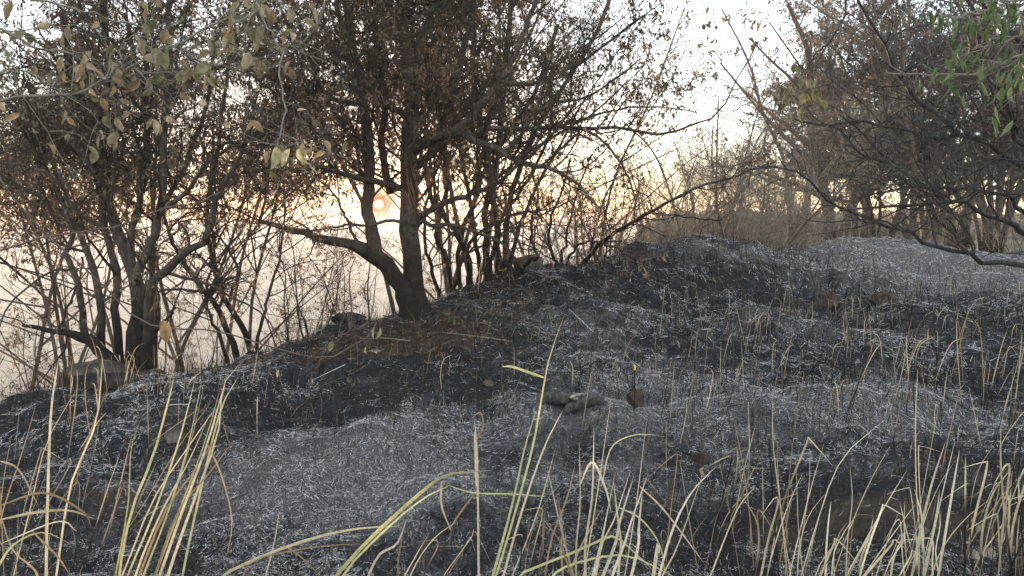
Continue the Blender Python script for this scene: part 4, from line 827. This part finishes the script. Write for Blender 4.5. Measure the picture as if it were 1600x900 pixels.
TANL = leafset([(.33, .26, .15), (.25, .21, .12), (.20, .19, .09), (.38, .31, .20), (.28, .20, .12), (.16, .15, .08)], .062, .036, 12, M_bigleaf, 100)
GRNL = leafset([(.09, .15, .05), (.12, .18, .07), (.07, .12, .04), (.15, .20, .08)], .07, .02, 8, M_green, 200)
OLVL = leafset([(.44, .41, .22), (.50, .46, .28)], .075, .05, 3, M_bigleaf, 300)
ORGL = leafset([(.62, .24, .05)], .055, .032, 2, M_bigleaf, 400)
def hang_leaf(root, base, p, me, s=1.0, tiltr=.6):
    o = bpy.data.objects.new('leaf', me); col.objects.link(o); o.parent = root; o.location = tuple(p - base); o.rotation_euler = (random.gauss(0, tiltr), random.gauss(0, tiltr), random.uniform(0, 2 * PI)); o.scale = (s,) * 3; return o
def overhang(name, label, traces, nleaf, sets, mat, cat='branch', sub=9, Ls=(.15, .5), lscale=(.7, 1.3), extra=(), tmin=.05, tilt=.6):
    limbs = [lb(s, Y0, dY, w0, w1) for (s, Y0, dY, w0, w1) in traces]; base = limbs[0][0][0].copy(); root = empty(name, base, label, cat)
    for P, Rr in limbs: V, Q = tubes(P[None], Rr[None], 7, .05); link('stem', mesh('stem', V - base, Q, mat, True), root)
    PP = np.stack([l[0] for l in limbs]); RR = np.stack([l[1] for l in limbs]); P1, R1 = grow(PP, RR, sub, Ls, 7, .8, .6, .004, .15, -.02, .05, endr=.4); P2, R2 = grow(P1, R1, 2.0, (Ls[0] * .5, Ls[1] * .6), 5, .8, .7, .0022, .2, -.05, .1)
    Vs, Qs, off = [], [], 0
    for A, B_ in ((P1, R1), (P2, R2)):
        V, Q = tubes(A, B_, 4); Vs.append(V - base); Qs.append(Q + off); off += len(V)
    tag(link('twigs', mesh('twigs', np.concatenate(Vs), np.concatenate(Qs), mat), root), kind='stuff')
    for k in range(nleaf):
        A = P2 if (random.random() < .6 and len(P2)) else P1; i = random.randrange(len(A)); j = random.randrange(1, A.shape[1]); hang_leaf(root, base, A[i, j], random.choice(sets), random.uniform(*lscale), tilt)
    for (px, py, Yd, me, s) in extra: hang_leaf(root, base, at(px, py, Yd), me, s, .25)
    return root
overhang('overhanging_branch', 'near branch reaching in at the upper left with large curled tan leaves', [
    ([(-60, 160), (0, 155), (40, 156), (90, 150), (130, 142), (165, 125), (220, 95), (280, 68), (340, 35), (400, 5), (440, -30)], 2.4, .3, 7, 3),
    ([(-40, 40), (10, 50), (60, 75), (110, 85), (150, 110), (190, 115)], 2.3, .3, 6, 2), ([(165, 125), (180, 105), (200, 62), (240, 65)], 2.4, .1, 3, 2), ([(-40, 120), (30, 110), (80, 130), (100, 140)], 2.1, .2, 5, 2),
    ([(-40, -20), (60, 0), (140, 20), (210, 40), (260, 40)], 2.5, .3, 5, 2), ([(280, 68), (300, 90), (330, 100), (360, 85)], 2.5, .2, 3, 2)],
    190, TANL, M_twigp, 'branch', 12, (.12, .42), (.6, 1.15), extra=[(358, 40, 2.5, ORGL[0], 1.0), (440, 55, 2.6, ORGL[1], .7), (100, 115, 2.4, ORGL[1], .5), (432, 228, 2.5, OLVL[0], 1.1), (452, 232, 2.5, OLVL[1], .9), (468, 230, 2.5, OLVL[2], 1.0), (420, 235, 2.5, TANL[0], .9), (480, 232, 2.5, TANL[3], .8)])
overhang('overhanging_branch', 'near twig with drooping leaves at the top centre left', [
    ([(400, -40), (410, 20), (430, 60), (440, 110), (445, 160), (440, 200), (432, 228)], 2.6, -.1, 4, 2), ([(432, 228), (450, 228), (480, 232)], 2.5, 0, 2.2, 1.5), ([(520, -40), (500, 30), (470, 70), (430, 90)], 2.7, .1, 4, 2)], 55, TANL, M_twigp, 'branch', 8, (.1, .35), (.5, 1.0))
overhang('overhanging_twig', 'long thin bare twig arching from the left edge, one curled brown leaf on it', [
    ([(-30, 235), (20, 318), (60, 352), (100, 395), (165, 455), (205, 488), (242, 507), (300, 517), (340, 522), (420, 540), (470, 553), (502, 560), (540, 553), (570, 530), (585, 510)], 2.2, .5, 3.4, 2.0),
    ([(-30, 395), (40, 383), (100, 365), (165, 357), (210, 342), (270, 325), (310, 315), (350, 298), (420, 285)], 2.4, .4, 4, 1.6),
    ([(502, 560), (520, 535), (545, 515), (575, 508)], 2.65, .05, 2, 1.5), ([(502, 560), (485, 590), (482, 600)], 2.65, 0, 2.5, 1.5)], 3, TANL, M_twign, 'twig', 2.2, (.1, .35), (.5, .8),
    extra=[(255, 500, 2.35, TANL[4], 1.5), (584, 511, 2.7, OLVL[1], .6), (594, 512, 2.7, OLVL[0], .65), (572, 543, 2.7, OLVL[2], .45)])
overhang('leafy_branch', 'branch with narrow green leaves hanging at the upper right corner', [
    ([(1680, -60), (1640, -20), (1600, 5), (1560, 15), (1520, 20), (1480, 40)], 3.0, -.1, 8, 3), ([(1680, 20), (1640, 40), (1600, 55), (1560, 60), (1530, 75), (1500, 80)], 3.0, .1, 6, 3), ([(1660, -60), (1600, -40), (1540, -25), (1470, -10)], 3.1, .2, 7, 3), ([(1690, 70), (1640, 85), (1600, 90), (1570, 105)], 2.9, 0, 5, 2)],
    285, GRNL, M_twigp, 'branch', 13, (.12, .36), (.75, 1.25), tilt=.35, extra=[(1570 + random.uniform(-12, 22), 130 + random.uniform(-20, 20), 3.0, TANL[5], .9) for _ in range(8)])
overhang('overhanging_twig', 'grey bare twig curving across the upper right', [
    ([(1640, 60), (1600, 85), (1560, 100), (1500, 118), (1440, 115), (1380, 112)], 3.4, .3, 6, 2), ([(1640, -10), (1570, 5), (1520, 20), (1480, 30), (1445, 55)], 3.3, .2, 4, 2)], 0, TANL, M_twigp, 'twig', 3, (.1, .3))
overhang('overhanging_twig', 'hanging twig with olive drooping leaves in the upper right crown', [
    ([(1330, -40), (1320, 20), (1300, 60), (1280, 90), (1262, 120)], 4.2, 0, 4, 2), ([(1300, 60), (1270, 90), (1245, 130)], 4.2, .1, 3, 1.5)], 40, [TANL[2], TANL[5], TANL[8]], M_twig, 'twig', 6, (.1, .3), (.7, 1.3), tilt=.3)
overhang('overhanging_twig', 'wisps of hanging twig with a few dark leaves in the open sky', [
    ([(1130, -60), (1118, -10), (1112, 40)], 5.0, 0, 1.6, 1), ([(1165, -60), (1167, 0), (1164, 30), (1150, 80)], 5.0, 0, 2, 1), ([(1090, -60), (1093, -10), (1096, 5)], 5.0, 0, 1.6, 1)], 12, [TANL[2], TANL[5]], M_twig, 'twig', 2, (.08, .2), (.5, .9), tilt=.2)

# ------------------------------------------------------------------ the valley town in the haze
WALLC = [(.62, .58, .5), (.7, .68, .62), (.55, .5, .42), (.66, .5, .36), (.5, .52, .54), (.6, .28, .2)]
Mw = [plain('house_wall', c, tuple(x * .85 for x in c), 2) for c in WALLC]; Mr = [plain('tile_roof', (.33, .13, .07), (.46, .2, .1), 4), plain('concrete_roof', (.4, .39, .37), (.5, .49, .46), 2), plain('metal_roof', (.55, .57, .6), (.65, .67, .7), 2)]
Mwin = plain('window_glass', (.04, .05, .06), (.08, .09, .1), 3, rough=.2)
def boxm(sx, sy, sz, mat, name, z0=0):
    V = np.array([(x * sx / 2, y * sy / 2, z0 + (z + 1) * sz / 2) for z in (-1, 1) for y in (-1, 1) for x in (-1, 1)]); Q = [(0, 1, 5, 4), (1, 3, 7, 5), (3, 2, 6, 7), (2, 0, 4, 6), (4, 5, 7, 6), (2, 3, 1, 0)]; return mesh(name, V, Q, mat)
def house_proto(k):
    sx, sy, sz = random.uniform(8, 16), random.uniform(7, 11), random.choice([3.2, 6, 6, 9]); W = boxm(sx, sy, sz + 2, Mw[k % 6], 'wall', -2)
    if k % 3 == 0:
        h = 2.2; e = .5; V = [(-sx / 2 - e, -sy / 2 - e, sz), (sx / 2 + e, -sy / 2 - e, sz), (sx / 2 + e, sy / 2 + e, sz), (-sx / 2 - e, sy / 2 + e, sz), (-sx / 2 - e, 0, sz + h), (sx / 2 + e, 0, sz + h)]
        me = mesh('roof', np.array(V), np.array([(0, 1, 5), (0, 5, 4), (2, 3, 4), (2, 4, 5), (0, 4, 3), (1, 2, 5), (0, 3, 2), (0, 2, 1)]), Mr[0])
    else: me = boxm(sx + .6, sy + .6, .35, Mr[1 + k % 2], 'roof', sz + .002)
    win = []
    for fl in range(max(1, int(sz // 3))):
        for i in range(int(sx // 3)):
            win.append(((i - (int(sx // 3) - 1) / 2) * 3, -sy / 2 - .02, fl * 3 + 1.1))
    return W, me, win
winm = boxm(1.3, .12, 1.3, Mwin, 'window')
HP = [house_proto(k) for k in range(12)]
cl = ['white', 'cream', 'tan', 'orange walled', 'grey', 'red walled']
nh = 0; spots = []
for k in range(1400):
    if nh >= 190: break
    rr = 690 * (2500 / 690) ** random.random(); th = R(random.uniform(-37, 1)); x, y = rr * math.sin(th), rr * math.cos(th)
    if any((x - a) ** 2 + (y - b) ** 2 < (15 + rr * .012) ** 2 for a, b in spots): continue
    spots.append((x, y)); q = random.randrange(12); W, Rf, win = HP[q]; z = hz(x, y)
    root = empty('house', (x, y, z), 'hazy %s house in the town down in the valley' % cl[q % 6], 'house', 'hazy %s houses of the valley town' % cl[q % 6]); root.rotation_euler = (0, 0, th * -1 + random.choice([0, .3, -.4, .8, 1.2]))
    link('wall', W, root); link('roof', Rf, root)
    if rr < 1000:
        for wv in win: link('window', winm, root, wv)
    nh += 1
# wooded patches: far trees of the valley and the hillside, leafy clumps
def far_wood(name, n, rr, th, hgt, label, cols, leafs=46, seed=77):
    g = np.random.default_rng(seed); r = rr[0] * (rr[1] / rr[0]) ** g.random(n); t_ = np.radians(g.uniform(th[0], th[1], n)); x = r * np.sin(t_); y = r * np.cos(t_); k = fbm(x / 60, y / 60, 71, 3) > .42; x, y = x[k], y[k]; n = len(x); z = H(x, y)
    h = hgt * g.uniform(.6, 1.2, n); m = leafs; d = norm(g.normal(size=(n, m, 3))) * g.uniform(.5, 1, (n, m, 1)) ; d[..., 2] = d[..., 2] * .62 + .8
    c = np.stack([x, y, z], -1)[:, None] + d * (h * .52)[:, None, None]; s = (h * .13)[:, None, None] * g.uniform(.6, 1.4, (n, m, 1)); a = norm(g.normal(size=(n, m, 3))); b = norm(np.cross(a, g.normal(size=(n, m, 3))))
    V = np.stack([c - a * s, c - b * s * .8, c + a * s, c + b * s * .8], 2).reshape(-1, 3); Q = np.arange(n * m * 4).reshape(-1, 4)
    C_ = np.repeat(np.repeat(np.array(cols)[g.integers(0, len(cols), n)], m, 0) * g.uniform(.7, 1.3, (n * m, 1)), 4, 0)
    o = link(name, mesh(name, V, Q, M_leaf, False, C_)); tag(o, label, 'trees', kind='stuff')
far_wood('valley_woodland', 900, (600, 3000), (-38, 3), 11, 'hazy tree patches between the houses of the valley', [(.05, .08, .03), (.08, .10, .05), (.10, .10, .06)], 34, 77)
far_wood('hillside_woodland', 800, (75, 420), (3, 36), 3.6, 'grey green scrub covering the hillside behind the mounds', [(.16, .17, .11), (.20, .19, .14), (.19, .17, .13), (.26, .25, .19)], 60, 78)

# pale poles below the crest
for (px, Yd, h, lab) in ((853, 60, 29, 'pale hazy pole rising from the valley right of the thicket, the left one'), (868, 62, 30, 'pale hazy pole rising from the valley right of the thicket, the right one')):
    p = at(px, 400, Yd); g = np.array([p[0], p[1], hz(p[0], p[1])]); h = (1.5 + .2) - g[2]; s = spline([[*(g - [0, 0, .5]), .2], [*(g + [0, 0, h * .5]), .16], [*(g + [0, 0, h]), .12]], 10); V, Q = tubes(s[None, :, :3], s[None, :, 3], 10); root = empty('utility_pole', g, lab, 'pole'); link('shaft', mesh('shaft', V - g, Q, plain('pale_metal', (.4, .4, .4), (.5, .5, .5))), root)
    link('crossarm', boxm(2.2, .12, .14, Mr[1], 'crossarm', h - .8), root)

# ------------------------------------------------------------------ haze
DENS = 0.00095
hb = mesh('haze', np.array([(x * 9500, y * 9500, 10.6 if z > 0 else -215.0) for z in (-1, 1) for y in (-1, 1) for x in (-1, 1)]), [(0, 1, 5, 4), (1, 3, 7, 5), (3, 2, 6, 7), (2, 0, 4, 6), (4, 5, 7, 6), (2, 3, 1, 0)], bpy.data.materials.new('haze'))
hm = hb.materials[0]; hm.use_nodes = True; t_ = hm.node_tree; t_.nodes.clear(); ho = t_.nodes.new('ShaderNodeOutputMaterial'); pv = t_.nodes.new('ShaderNodeVolumePrincipled'); pv.inputs['Density'].default_value = DENS; pv.inputs['Color'].default_value = (.73, .70, .65, 1); pv.inputs['Anisotropy'].default_value = 0.15
t_.links.new(pv.outputs[0], ho.inputs['Volume']); o = link('haze', hb); tag(o, kind='stuff')
print('tris', sum(sum(len(p.vertices) - 2 for p in me.polygons) if len(me.polygons) < 2000 else len(me.loops) - 2 * len(me.polygons) for me in bpy.data.meshes))
